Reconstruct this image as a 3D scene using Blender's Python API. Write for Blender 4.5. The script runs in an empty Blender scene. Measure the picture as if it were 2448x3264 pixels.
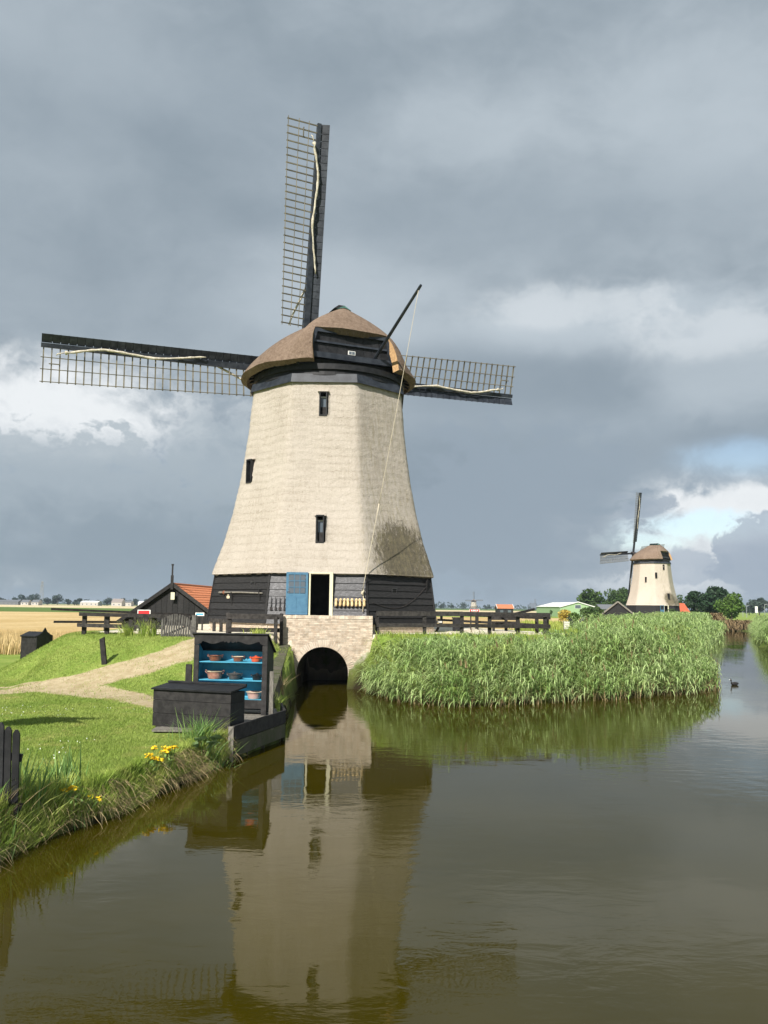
import bpy, math, random
import numpy as np
from mathutils import Vector, Matrix
R = math.radians
random.seed(7)
rng = np.random.default_rng(11)
scn = bpy.context.scene
C = scn.collection

# ------------------------------------------------------------------ camera
FPX, PITCH, ROLL, EYE = 2750.0, R(6.27), R(0.70), 3.23
cam = bpy.data.cameras.new('camera')
cam_o = bpy.data.objects.new('camera', cam)
C.objects.link(cam_o)
cam.sensor_fit = 'HORIZONTAL'
cam.sensor_width = 36.0
cam.lens = FPX / 2448 * 36
cam.clip_start = 0.1
cam.clip_end = 20000
cam_o.matrix_world = Matrix.Translation((0, 0, EYE)) @ Matrix.Rotation(R(90) + PITCH, 4, 'X') @ Matrix.Rotation(ROLL, 4, 'Z')
scn.camera = cam_o


def ray(x, y):
    dx, dy = (x - 1224) / FPX, -(y - 1632) / FPX
    a = dx * math.cos(ROLL) - dy * math.sin(ROLL)
    b = dx * math.sin(ROLL) + dy * math.cos(ROLL)
    return Vector((a, math.cos(PITCH) - b * math.sin(PITCH), math.sin(PITCH) + b * math.cos(PITCH)))


def on_z(x, y, z):
    d = ray(x, y)
    return Vector((0, 0, EYE)) + d * ((z - EYE) / d.z)


def on_y(x, y, Y):
    d = ray(x, y)
    return Vector((0, 0, EYE)) + d * (Y / d.y)


# ------------------------------------------------------------------ light
SUN_AZ, SUN_EL = R(23), R(39)          # behind the camera, to its left
to_sun = Vector((-math.sin(SUN_AZ) * math.cos(SUN_EL), -math.cos(SUN_AZ) * math.cos(SUN_EL), math.sin(SUN_EL)))
sun = bpy.data.lights.new('sun', 'SUN')
sun.energy = 4.2
sun.angle = R(0.53)
sun.color = (1.0, 0.95, 0.88)
sun_o = bpy.data.objects.new('sun', sun)
C.objects.link(sun_o)
sun_o.rotation_euler = to_sun.to_track_quat('Z', 'Y').to_euler()
scn.view_settings.view_transform = 'Standard'
scn.view_settings.look = 'None'
scn.view_settings.gamma = 1
scn.view_settings.exposure = 0.80
EXPO = 2 ** 0.80
scn.cycles.max_bounces = 6
scn.cycles.diffuse_bounces = 3
scn.cycles.glossy_bounces = 3
scn.cycles.transmission_bounces = 4


class NT:
    """short-hand for building node trees"""
    def __init__(s, tree):
        s.t = tree
        s.n = tree.nodes
        s.l = tree.links

    def node(s, typ, **kw):
        n = s.n.new(typ)
        for k, v in kw.items():
            setattr(n, k, v)
        return n

    def put(s, sock, v):
        if isinstance(v, bpy.types.NodeSocket):
            s.l.new(v, sock)
        elif v is not None:
            if hasattr(sock.default_value, '__len__') and not hasattr(v, '__len__'):
                v = (v,) * len(sock.default_value)
            if hasattr(sock.default_value, '__len__') and len(sock.default_value) == 4 and len(v) == 3:
                v = (*v, 1)
            sock.default_value = v

    def math(s, op, a, b=None, c=None, clamp=False):
        n = s.node('ShaderNodeMath', operation=op, use_clamp=clamp)
        for i, v in enumerate((a, b, c)):
            s.put(n.inputs[i], v)
        return n.outputs[0]

    def vec(s, op, a, b=None, out=0):
        n = s.node('ShaderNodeVectorMath', operation=op)
        s.put(n.inputs[0], a)
        if b is not None:
            s.put(n.inputs[1], b)
        return n.outputs[out]

    def noise(s, vec, scale, detail=4, rough=.55, dist=0, col=False):
        n = s.node('ShaderNodeTexNoise')
        s.put(n.inputs['Vector'], vec)
        n.inputs['Scale'].default_value = scale
        n.inputs['Detail'].default_value = detail
        n.inputs['Roughness'].default_value = rough
        n.inputs['Distortion'].default_value = dist
        return n.outputs['Color' if col else 'Fac']

    def ramp(s, f, lo, hi, a=0., b=1., smooth=True):
        n = s.node('ShaderNodeMapRange')
        n.interpolation_type = 'SMOOTHSTEP' if smooth else 'LINEAR'
        for i, v in enumerate((f, lo, hi, a, b)):
            s.put(n.inputs[i], v)
        return n.outputs[0]

    def mix(s, f, a, b, mode='MIX'):
        n = s.node('ShaderNodeMix', data_type='RGBA', blend_type=mode)
        s.put(n.inputs[0], f)
        s.put(n.inputs[6], a)
        s.put(n.inputs[7], b)
        return n.outputs[2]


# cloud patches: direction (photo pixel / 1.4755), angular radii, strength, softness, raggedness
SKY_DARK = [(260, 200, .26, .07, .55, 1.3, .5), (200, 560, .30, .12, .45, 1.3, .4), (1150, 470, .34, .045, .45, 1.2, .6), (1200, 810, .26, .050, .70, .9, .7), (1020, 1060, .24, .09, .55, 1.2, .4), (1560, 960, .12, .03, .4, .9, .7)]
SKY_GREY = [(720, 640, .16, .06, .50, 1.3, .6), (1000, 290, .14, .04, .45, 1.2, .7), (1400, 680, .22, .045, .75, .9, .9), (1560, 800, .10, .06, .6, 1.0, .8), (1560, 250, .2, .09, .35, 1.4, .4), (30, 60, .2, .05, .35, 1.4, .4)]
SKY_LITE = [(150, 885, .21, .060, .95, 1.0, .9), (1280, 655, .12, .024, .30, 1.3, 1.8), (1560, 705, .10, .03, .28, 1.3, 1.8), (1540, 1150, .15, .062, .75, .9, 1.0), (1600, 1088, .12, .022, .8, .6, 1.1), (20, 1245, .05, .014, .6, .8, 1.0),
            (1420, 1262, .18, .018, .5, .9, 1.0)]
SKY_FRONT = [(200, 1120, .225, .125, .80, .22, .9, (.41, .48, .535)), (455, 985, .080, .085, .70, .25, 1.0, (.41, .48, .535)), (300, 1190, .26, .075, .85, 1.1, .6, (.275, .345, .405)),
             (1110, 1120, .165, .13, .80, .30, .8, (.315, .385, .455)), (1385, 1100, .045, .022, .85, .3, 1.3, (.36, .43, .51)), (1690, 1200, .085, .058, .85, .22, 1.1, (.40, .47, .56)), (1485, 1220, .045, .024, .7, .35, 1.4, (.40, .47, .56)),
             (1690, 1235, .08, .035, .6, .9, .6, (.34, .41, .50))]


def make_world():
    w = bpy.data.worlds.new('World')
    scn.world = w
    w.use_nodes = True
    w.cycles.sampling_method = 'MANUAL'
    w.cycles.sample_map_resolution = 256
    t = NT(w.node_tree)
    t.n.clear()
    out = t.node('ShaderNodeOutputWorld')
    sky = t.node('ShaderNodeTexSky', sky_type='NISHITA')
    sky.sun_disc = False
    sky.sun_elevation = SUN_EL
    sky.sun_rotation = math.atan2(to_sun.x, to_sun.y)
    bg_sky = t.node('ShaderNodeBackground')
    t.l.new(sky.outputs[0], bg_sky.inputs[0])
    bg_sky.inputs[1].default_value = 0.09
    d = t.node('ShaderNodeTexCoord').outputs['Generated']
    sep = t.node('ShaderNodeSeparateXYZ')
    t.put(sep.inputs[0], d)
    # warp the direction so that cloud borders billow
    w1 = t.vec('SUBTRACT', t.noise(d, 4.0, 3, .5, col=True), (.5, .5, .5))
    w2 = t.vec('SUBTRACT', t.noise(d, 15.0, 5, .6, col=True), (.5, .5, .5))
    dw = t.vec('ADD', d, t.vec('MULTIPLY', w1, (.20, .20, .10)))
    db = t.vec('ADD', d, t.vec('ADD', t.vec('MULTIPLY', w1, (.10, .10, .05)), t.vec('MULTIPLY', w2, (.055, .055, .035))))
    # stratocumulus deck: broad soft bands, flattened towards the horizon
    st = t.vec('MULTIPLY', dw, (1.0, 1.0, 2.2))
    n1 = t.noise(st, 2.6, 4, .5, .2)
    n2 = t.noise(t.vec('MULTIPLY', db, (1.0, 1.0, 1.9)), 7.0, 8, .58, .0)
    edge = t.math('SUBTRACT', n2, .5)
    wide = t.math('SUBTRACT', t.noise(t.vec('MULTIPLY', dw, (1.0, 1.0, 2.2)), 5.0, 5, .55), .5)
    fine = t.math('SUBTRACT', t.noise(t.vec('MULTIPLY', db, (1.0, 1.0, 1.5)), 26.0, 6, .58), .5)
    crisp = t.math('ADD', t.math('MULTIPLY', edge, 1.4), t.math('ADD', t.math('MULTIPLY', wide, 1.2), t.math('MULTIPLY', fine, 1.7)))
    loose = t.math('ADD', t.math('MULTIPLY', edge, 1.2), t.math('MULTIPLY', wide, 1.2))
    k = 1 / EXPO
    sc = lambda *c: tuple(q * k for q in c)

    def blob(px, py, rx, ry, amt=1.0, soft=.5, rough=1.0, kind=None):
        """a cloud patch round a direction of the sky, its border broken up by noise"""
        c = ray(px * 1.4755, py * 1.4755).normalized()
        v = t.vec('MULTIPLY', t.vec('SUBTRACT', d, tuple(c)), (1 / rx, 1 / rx, 1 / ry))
        f = t.ramp(t.vec('LENGTH', v, out=1), 1.5, 0, 0, 1)
        near = t.math('MULTIPLY', t.math('MULTIPLY', f, t.math('SUBTRACT', 1.2, f)), 3.0)
        f = t.math('ADD', f, t.math('MULTIPLY', t.math('MULTIPLY', kind or crisp, rough), near))
        return t.ramp(f, .5 - soft / 2, .5 + soft / 2, 0, amt)

    shade = t.math('ADD', t.math('MULTIPLY', n1, .60), t.math('MULTIPLY', n2, .40))
    shade = t.ramp(shade, .34, .66)
    col = t.mix(shade, sc(.262, .325, .380), sc(.465, .533, .592))
    low = t.ramp(sep.outputs[2], .30, .02)
    col = t.mix(t.math('MULTIPLY', low, .7), col, sc(.30, .392, .49))
    dark, grey, lite = sc(.215, .278, .338), sc(.55, .62, .68), sc(.90, .93, .95)
    for bx in SKY_DARK:
        col = t.mix(blob(*bx, loose), col, dark)
    for bx in SKY_GREY:
        col = t.mix(blob(*bx, loose), col, grey)
    for bx in SKY_LITE:
        col = t.mix(blob(*bx), col, lite)
    # clear sky shows through a few gaps; it keeps its own background shader below
    gap = blob(1490, 1136, .10, .020, .8, .7, 1.0)
    for bx in [(1620, 985, .075, .022, .5, 1.1, .5), (1395, 1168, .06, .016, .7, .7, 1.0)]:
        gap = t.math('MAXIMUM', gap, blob(*bx))
    for bx in SKY_FRONT:
        f = blob(*bx[:7])
        col = t.mix(f, col, sc(*bx[7]))
        gap = t.math('MULTIPLY', gap, t.math('SUBTRACT', 1.0, f))
    bg_c = t.node('ShaderNodeBackground')
    t.put(bg_c.inputs[0], col)
    bg_c.inputs[1].default_value = 1.0
    mx = t.node('ShaderNodeMixShader')
    t.put(mx.inputs[0], gap)
    t.l.new(bg_c.outputs[0], mx.inputs[1])
    t.l.new(bg_sky.outputs[0], mx.inputs[2])
    t.l.new(mx.outputs[0], out.inputs[0])


make_world()

# ------------------------------------------------------------------ materials
MATS = {}


def mat(name, c1, c2=None, rough=.85, scale=4, detail=5, stretch=(1, 1, 1), lo=.35, hi=.65, bump=0, bscale=30, bstretch=(1, 1, 1),
        rnd=0, spec=.3, metal=0, c3=None, s3=1.0, lo3=.55, hi3=.7, island=0, transl=0):
    m = bpy.data.materials.new(name)
    m.use_nodes = True
    t = NT(m.node_tree)
    b = m.node_tree.nodes['Principled BSDF']
    pos = t.node('ShaderNodeNewGeometry')
    P = pos.outputs['Position']
    col = c1
    if c2 is not None:
        f = t.ramp(t.noise(t.vec('MULTIPLY', P, stretch), scale, detail, .62), lo, hi)
        col = t.mix(f, c1, c2)
    if c3 is not None:
        col = t.mix(t.ramp(t.noise(P, s3, 6, .65), lo3, hi3), col, c3)
    if rnd:
        r = t.node('ShaderNodeObjectInfo').outputs['Random']
        col = t.mix(1.0, col, t.ramp(r, 0, 1, 1 - rnd, 1 + rnd, False), 'MULTIPLY')
    if island:
        col = t.mix(1.0, col, t.ramp(pos.outputs['Random Per Island'], 0, 1, 1 - island, 1 + island, False), 'MULTIPLY')
    t.put(b.inputs['Base Color'], col)
    b.inputs['Roughness'].default_value = rough
    b.inputs['Specular IOR Level'].default_value = spec
    b.inputs['Metallic'].default_value = metal
    if bump:
        bn = t.node('ShaderNodeBump')
        bn.inputs['Strength'].default_value = 1
        bn.inputs['Distance'].default_value = bump
        t.put(bn.inputs['Height'], t.noise(t.vec('MULTIPLY', P, bstretch), bscale, 4, .6))
        t.l.new(bn.outputs[0], b.inputs['Normal'])
    if transl:
        tr = t.node('ShaderNodeBsdfTranslucent')
        t.put(tr.inputs[0], col)
        mx = t.node('ShaderNodeMixShader')
        mx.inputs[0].default_value = transl
        t.l.new(b.outputs[0], mx.inputs[1])
        t.l.new(tr.outputs[0], mx.inputs[2])
        o = m.node_tree.nodes['Material Output']
        t.l.new(mx.outputs[0], o.inputs[0])
    MATS[name] = m
    return m


mat('tarred', (.015, .0145, .015), (.028, .027, .027), .68, 6, stretch=(1, 1, 5), bump=.004, bscale=40, bstretch=(.25, .25, 1.6), rnd=.3, spec=.22,
    c3=(.045, .044, .044), s3=2.3, lo3=.58, hi3=.85)
mat('tarred_worn', (.036, .036, .040), (.13, .13, .14), .5, 8, stretch=(1, 1, 3), lo=.42, hi=.75, bump=.006, bscale=26, rnd=.3, spec=.5)
mat('black_paint', (.011, .0115, .013), (.022, .022, .024), .55, 5, bump=.002, bscale=30, rnd=.25, spec=.25)
mat('grey_black', (.019, .018, .018), (.036, .034, .033), .75, 7, stretch=(1, 1, 1), bump=.003, bscale=30, rnd=.2, c3=(.058, .056, .052), s3=3, lo3=.6, hi3=.85, spec=.2)
mat('gate_wood', (.06, .057, .054), (.115, .11, .10), .85, 9, bump=.004, bscale=25, rnd=.2, spec=.2)
mat('rail_wood', (.022, .02, .019), (.048, .044, .041), .8, 8, bump=.004, bscale=25, rnd=.25, spec=.2)
mat('old_wood', (.12, .11, .095), (.22, .205, .175), .85, 10, stretch=(3, 3, .6), bump=.004, bscale=30, rnd=.15)
mat('mossy_wood', (.085, .08, .055), (.05, .06, .022), .9, 3, bump=.01, bscale=25, c3=(.14, .13, .10), s3=6)
mat('lath', (.095, .088, .066), (.19, .17, .125), .8, 2, rnd=.15)
mat('sail_black', (.014, .018, .026), (.036, .042, .053), .5, 3, bump=.003, bscale=20, rnd=.2, spec=.35)
mat('new_lath', (.62, .47, .32), (.7, .56, .4), .7, 3)
mat('cloth', (.62, .58, .48), (.42, .37, .28), .9, 9, bump=.01, bscale=30)
mat('rope', (.6, .54, .41), (.45, .39, .28), .9, 30)
mat('cut_reed', (.47, .30, .15), (.33, .2, .10), .95, 14, bump=.012, bscale=60, stretch=(1, 1, 1))
mat('blue_paint', (.055, .145, .235), (.07, .175, .27), .5, 6, spec=.4)
mat('cream_paint', (.66, .64, .46), (.58, .55, .4), .6, 8)
mat('white_paint', (.78, .78, .75), (.66, .66, .63), .6, 5)
mat('cyan_paint', (.06, .30, .44), (.08, .35, .50), .6, 5, spec=.3)
mat('copper_green', (.10, .22, .19), (.05, .10, .09), .6, 6)
mat('iron', (.02, .02, .022), (.05, .04, .035), .5, 9)
mat('clog_wood', (.62, .43, .2), (.72, .56, .33), .55, 14, rnd=.2)
mat('pot_brown', (.16, .06, .035), (.23, .09, .05), .35, 20, spec=.5)
mat('pot_red', (.62, .085, .03), (.7, .12, .04), .3, 10, spec=.5)
mat('pot_pink', (.42, .23, .17), (.3, .14, .1), .5, 12, spec=.4, c3=(.12, .06, .045), s3=14, lo3=.6, hi3=.66)
mat('pot_grey', (.05, .047, .045), (.09, .085, .08), .45, 14, spec=.5)
mat('pot_black', (.012, .012, .012), None, .35, spec=.5)
mat('enamel_cream', (.66, .57, .4), (.58, .48, .33), .4, 10)
mat('bowl_pink', (.55, .36, .31), (.46, .28, .24), .35, 6, spec=.5)
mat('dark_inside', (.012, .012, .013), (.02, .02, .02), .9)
mat('red_sign', (.6, .03, .035), (.52, .03, .03), .5, 4)
mat('tile_orange', (.43, .14, .06), (.55, .22, .11), .8, 9, rnd=.12, c3=(.3, .13, .08), s3=5, bump=.006, bscale=14)
mat('tile_red', (.42, .085, .04), (.5, .13, .06), .8, 9, rnd=.1)
mat('slate_roof', (.12, .13, .145), (.16, .17, .18), .8, 6)
mat('green_sheet', (.30, .43, .24), (.26, .39, .21), .6, 5)
mat('pale_wall', (.5, .48, .44), (.4, .38, .35), .9, 2)
mat('farm_roof', (.30, .26, .23), (.22, .19, .18), .9, 2)
mat('grey_metal', (.3, .31, .32), (.4, .41, .42), .5, 4, metal=.3)
mat('brick', (.47, .37, .28), (.58, .50, .40), .92, 9, rnd=.16, island=.2, bump=.008, bscale=40, c3=(.30, .235, .165), s3=1.8, lo3=.52, hi3=.75)
mat('mortar', (.64, .58, .49), (.54, .49, .41), .95, 12, bump=.004, bscale=60)
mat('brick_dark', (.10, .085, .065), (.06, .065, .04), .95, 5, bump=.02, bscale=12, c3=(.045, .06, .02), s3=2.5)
mat('bark', (.07, .055, .04), (.12, .1, .075), .95, 6, bump=.02, bscale=10)
mat('stone_pale', (.55, .54, .5), (.45, .44, .4), .9, 6)
# foliage: per-leaf variation
mat('reed_leaf', (.27, .40, .125), (.46, .57, .26), .6, .9, island=.5, transl=.38, spec=.2, c3=(.36, .43, .13), s3=.35, lo3=.5, hi3=.7)
mat('reed_stem', (.18, .17, .07), (.26, .2, .1), .7, 2, island=.4)
mat('reed_dry', (.30, .22, .115), (.2, .14, .07), .8, 2, island=.5)
mat('lawn_blade', (.225, .315, .058), (.315, .385, .092), .6, .55, island=.35, transl=.35, c3=(.40, .39, .13), s3=1.3, lo3=.52, hi3=.72)
mat('bank_blade', (.29, .41, .07), (.50, .56, .15), .55, 1.6, island=.5, transl=.5, c3=(.42, .37, .15), s3=2.2, lo3=.55, hi3=.72)
mat('straw', (.44, .35, .19), (.3, .22, .11), .8, 3, island=.5, transl=.2)
mat('iris_leaf', (.13, .25, .065), (.25, .37, .11), .45, 2, island=.4, transl=.3)
mat('big_leaf', (.12, .2, .075), (.2, .28, .14), .6, 8, island=.2, transl=.2)
mat('flower_yellow', (.85, .55, .01), (.9, .66, .03), .6, 5, island=.15, transl=.2)
mat('flower_white', (.75, .75, .7), None, .7)
mat('wheat', (.52, .38, .17), (.62, .48, .25), .8, .3, island=.3, transl=.2)
mat('leaf_mid', (.042, .085, .022), (.075, .125, .032), .6, .25, island=.5, transl=.25)
mat('leaf_dark', (.02, .048, .022), (.034, .068, .03), .6, .25, island=.5, transl=.15)
mat('leaf_bright', (.075, .145, .025), (.12, .2, .042), .6, .25, island=.45, transl=.25)
mat('leaf_far', (.025, .046, .034), (.038, .06, .042), .8, .03, island=.4)
mat('leaf_yellow', (.42, .32, .05), (.5, .4, .1), .7, .5, island=.4, transl=.2)
mat('heather', (.2, .13, .08), (.28, .2, .12), .8, 1, island=.4)
mat('duck', (.018, .016, .018), (.03, .028, .026), .6, 20)


def glass_mat():
    m = bpy.data.materials.new('window_glass')
    m.use_nodes = True
    b = m.node_tree.nodes['Principled BSDF']
    b.inputs['Base Color'].default_value = (.10, .12, .14, 1)
    b.inputs['Roughness'].default_value = .06
    b.inputs['Specular IOR Level'].default_value = 1.0
    MATS['glass'] = m


glass_mat()


def thatch_mat(name, c1, c2, cdark, moss, cx=0, cy=0, z0=0, streak=(9, 9, .8)):
    """weathered reed: long vertical streaks, fine bump, optional moss stain low on one flank"""
    m = bpy.data.materials.new(name)
    m.use_nodes = True
    t = NT(m.node_tree)
    b = m.node_tree.nodes['Principled BSDF']
    P = t.node('ShaderNodeNewGeometry').outputs['Position']
    f = t.ramp(t.noise(t.vec('MULTIPLY', P, streak), 1.6, 6, .7), .3, .7)
    col = t.mix(t.math('MULTIPLY', f, .6), c1, c2)
    g = t.ramp(t.noise(t.vec('MULTIPLY', P, (1, 1, .8)), 5.5, 9, .85), .53, .68)
    col = t.mix(t.math('MULTIPLY', g, .8), col, cdark)
    g = t.ramp(t.noise(P, 13, 6, .85), .5, .72)
    col = t.mix(t.math('MULTIPLY', g, .62), col, cdark)
    g = t.ramp(t.noise(t.vec('MULTIPLY', P, (1.2, 1.2, .35)), .9, 6, .7), .5, .75)
    col = t.mix(t.math('MULTIPLY', g, .3), col, cdark)
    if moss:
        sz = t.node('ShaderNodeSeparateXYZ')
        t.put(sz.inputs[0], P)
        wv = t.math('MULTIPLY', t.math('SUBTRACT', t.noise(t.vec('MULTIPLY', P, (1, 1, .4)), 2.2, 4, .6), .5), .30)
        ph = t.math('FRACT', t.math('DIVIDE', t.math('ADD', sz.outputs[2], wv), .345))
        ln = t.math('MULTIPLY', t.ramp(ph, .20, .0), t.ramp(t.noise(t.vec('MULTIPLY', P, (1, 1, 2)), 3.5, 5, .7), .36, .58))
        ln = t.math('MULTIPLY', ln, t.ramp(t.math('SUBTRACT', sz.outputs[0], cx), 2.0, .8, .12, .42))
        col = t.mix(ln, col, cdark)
    big = t.ramp(t.noise(P, .5, 4, .5), .35, .7)
    col = t.mix(t.math('MULTIPLY', big, .35), col, c2)
    if moss:
        sp = t.node('ShaderNodeSeparateXYZ')
        t.put(sp.inputs[0], P)
        x, z = t.math('SUBTRACT', sp.outputs[0], cx), t.math('SUBTRACT', sp.outputs[2], z0)
        y = t.math('SUBTRACT', sp.outputs[1], cy)
        mk = t.math('MULTIPLY', t.ramp(x, 1.3, 3.6), t.ramp(z, 6.6, 2.6))
        core = t.vec('LENGTH', t.vec('MULTIPLY', t.vec('SUBTRACT', P, (cx + 2.95, cy - 3.3, z0 + 3.9)), (.55, .3, .62)), out=1)
        mk = t.math('ADD', t.math('MULTIPLY', mk, .55), t.ramp(core, 1.5, .0, 0, .36))
        n = t.noise(t.vec('MULTIPLY', P, (1.6, 1.6, .6)), 4.0, 10, .9)
        mk = t.ramp(t.math('ADD', t.math('MULTIPLY', mk, .66), n), .74, .90)
        col = t.mix(t.math('MULTIPLY', mk, .88), col, t.mix(t.noise(P, 9, 4), (.03, .027, .018), (.13, .11, .065)))
        # grey-green algae streaks over the whole weather side
        al = t.math('MULTIPLY', t.ramp(x, 1.2, 2.2), t.ramp(t.noise(t.vec('MULTIPLY', P, (4, 4, .45)), 1.6, 7, .7), .42, .72))
        col = t.mix(t.math('MULTIPLY', al, .5), col, (.26, .225, .13))
    t.put(b.inputs['Base Color'], col)
    b.inputs['Roughness'].default_value = .95
    b.inputs['Specular IOR Level'].default_value = .1
    bn = t.node('ShaderNodeBump')
    bn.inputs['Distance'].default_value = .07
    h = t.noise(t.vec('MULTIPLY', P, (1, 1, .7)), 9.0, 8, .8)
    t.put(bn.inputs['Height'], h)
    t.l.new(bn.outputs[0], b.inputs['Normal'])
    MATS[name] = m
    return m


# ------------------------------------------------------------------ mesh helpers
class MB:
    def __init__(s):
        s.v, s.f, s.mi = [], [], []

    def add(s, vs, fs, mi=0):
        o = len(s.v)
        s.v += [tuple(v) for v in vs]
        s.f += [tuple(i + o for i in f) for f in fs]
        s.mi += [mi] * len(fs)
        return s

    def hexa(s, p, mi=0):
        """8 points: bottom 0-3 (counter-clockwise from above), top 4-7"""
        return s.add(p, [(3, 2, 1, 0), (4, 5, 6, 7), (0, 1, 5, 4), (1, 2, 6, 5), (2, 3, 7, 6), (3, 0, 4, 7)], mi)

    def box(s, x0, x1, y0, y1, z0, z1, M=None, mi=0):
        p = [Vector(q) for q in ((x0, y0, z0), (x1, y0, z0), (x1, y1, z0), (x0, y1, z0), (x0, y0, z1), (x1, y0, z1), (x1, y1, z1), (x0, y1, z1))]
        if M is not None:
            p = [M @ q for q in p]
        return s.hexa(p, mi)

    def beam(s, a, b, w, h, up=(0, 0, 1), w2=None, h2=None):
        a, b = Vector(a), Vector(b)
        d = (b - a).normalized()
        r = d.cross(Vector(up)).normalized()
        u = r.cross(d)
        w2, h2 = w2 or w, h2 or h
        q = lambda c, i, j, ww, hh: c + r * (i * ww / 2) + u * (j * hh / 2)
        return s.hexa([q(a, -1, -1, w, h), q(a, 1, -1, w, h), q(b, 1, -1, w2, h2), q(b, -1, -1, w2, h2),
                       q(a, -1, 1, w, h), q(a, 1, 1, w, h), q(b, 1, 1, w2, h2), q(b, -1, 1, w2, h2)])

    def tube(s, pts, r, n=6, caps=True):
        pts = [Vector(p) for p in pts]
        k = len(pts)
        rr = r if hasattr(r, '__len__') else [r] * k
        vs, fs = [], []
        ref = Vector((0.31, .17, .93))
        for i, p in enumerate(pts):
            d = (pts[min(i + 1, k - 1)] - pts[max(i - 1, 0)]).normalized()
            if abs(d.dot(ref)) > .97:
                ref = Vector((.9, .1, .2))
            a = d.cross(ref).normalized()
            b = d.cross(a)
            vs += [p + (a * math.cos(2 * math.pi * j / n) + b * math.sin(2 * math.pi * j / n)) * rr[i] for j in range(n)]
        for i in range(k - 1):
            for j in range(n):
                fs.append((i * n + j, i * n + (j + 1) % n, (i + 1) * n + (j + 1) % n, (i + 1) * n + j))
        if caps:
            fs += [tuple(range(n))[::-1], tuple((k - 1) * n + j for j in range(n))]
        return s.add(vs, fs)

    def lathe(s, prof, n=20, c=(0, 0, 0), M=None):
        vs, fs = [], []
        for r, z in prof:
            for j in range(n):
                a = 2 * math.pi * j / n
                p = Vector((c[0] + r * math.cos(a), c[1] + r * math.sin(a), c[2] + z))
                vs.append(M @ p if M else p)
        for i in range(len(prof) - 1):
            for j in range(n):
                fs.append((i * n + j, i * n + (j + 1) % n, (i + 1) * n + (j + 1) % n, (i + 1) * n + j))
        return s.add(vs, fs)

    def prism(s, poly, d0, d1, f):
        """poly of 2-d points extruded from d0 to d1; f(a, b, d) -> point"""
        n = len(poly)
        vs = [f(a, b, d0) for a, b in poly] + [f(a, b, d1) for a, b in poly]
        fs = [tuple(range(n))[::-1], tuple(range(n, 2 * n))] + [(i, (i + 1) % n, n + (i + 1) % n, n + i) for i in range(n)]
        return s.add(vs, fs)

    def build(s, name, m, parent=None, loc=None, world=False, smooth=False, rot=None):
        off = Vector((0, 0, 0))
        if world and parent is not None:
            off = parent.location.copy()
            if parent.parent is not None:
                off = off + parent.parent.location
        if loc is not None and parent is None:
            off = Vector(loc)
        me = bpy.data.meshes.new(name)
        me.from_pydata([(x - off.x, y - off.y, z - off.z) for x, y, z in s.v], [], s.f)
        for mm in (m if isinstance(m, (list, tuple)) else [m]):
            me.materials.append(MATS[mm])
        if isinstance(m, (list, tuple)):
            me.polygons.foreach_set('material_index', s.mi)
        if smooth:
            me.polygons.foreach_set('use_smooth', [True] * len(me.polygons))
        me.update()
        o = bpy.data.objects.new(name, me)
        C.objects.link(o)
        o.parent = parent
        if loc is not None:
            o.location = loc
        if rot is not None:
            o.rotation_euler = rot
        return o


def nmesh(name, V, T, m, parent=None, loc=(0, 0, 0), smooth=False):
    """fast mesh from numpy: V (n,3), T (m,3 or 4)"""
    V = np.asarray(V, dtype=np.float32)
    T = np.asarray(T, dtype=np.int32)
    me = bpy.data.meshes.new(name)
    me.vertices.add(len(V))
    me.vertices.foreach_set('co', V.ravel())
    k = T.shape[1]
    me.loops.add(T.size)
    me.loops.foreach_set('vertex_index', T.ravel())
    me.polygons.add(len(T))
    me.polygons.foreach_set('loop_start', np.arange(0, T.size, k, dtype=np.int32))
    if smooth:
        me.polygons.foreach_set('use_smooth', np.ones(len(T), dtype=bool))
    me.materials.append(MATS[m])
    me.update(calc_edges=True)
    o = bpy.data.objects.new(name, me)
    C.objects.link(o)
    o.parent = parent
    o.location = loc
    return o


def tag(o, label, cat, group=None, kind=None):
    if label:
        o['label'] = label
    if cat:
        o['category'] = cat
    if group:
        o['group'] = group
    if kind:
        o['kind'] = kind
    return o


def thing(name, label, cat, loc, group=None, rz=0):
    o = bpy.data.objects.new(name, None)
    o.empty_display_size = .3
    C.objects.link(o)
    o.location = loc
    o.rotation_euler.z = rz
    return tag(o, label, cat, group)


def struct(o):
    o['kind'] = 'structure'
    return o


def stuff(o, label=None, cat=None):
    o['kind'] = 'stuff'
    return tag(o, label, cat)


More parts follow.
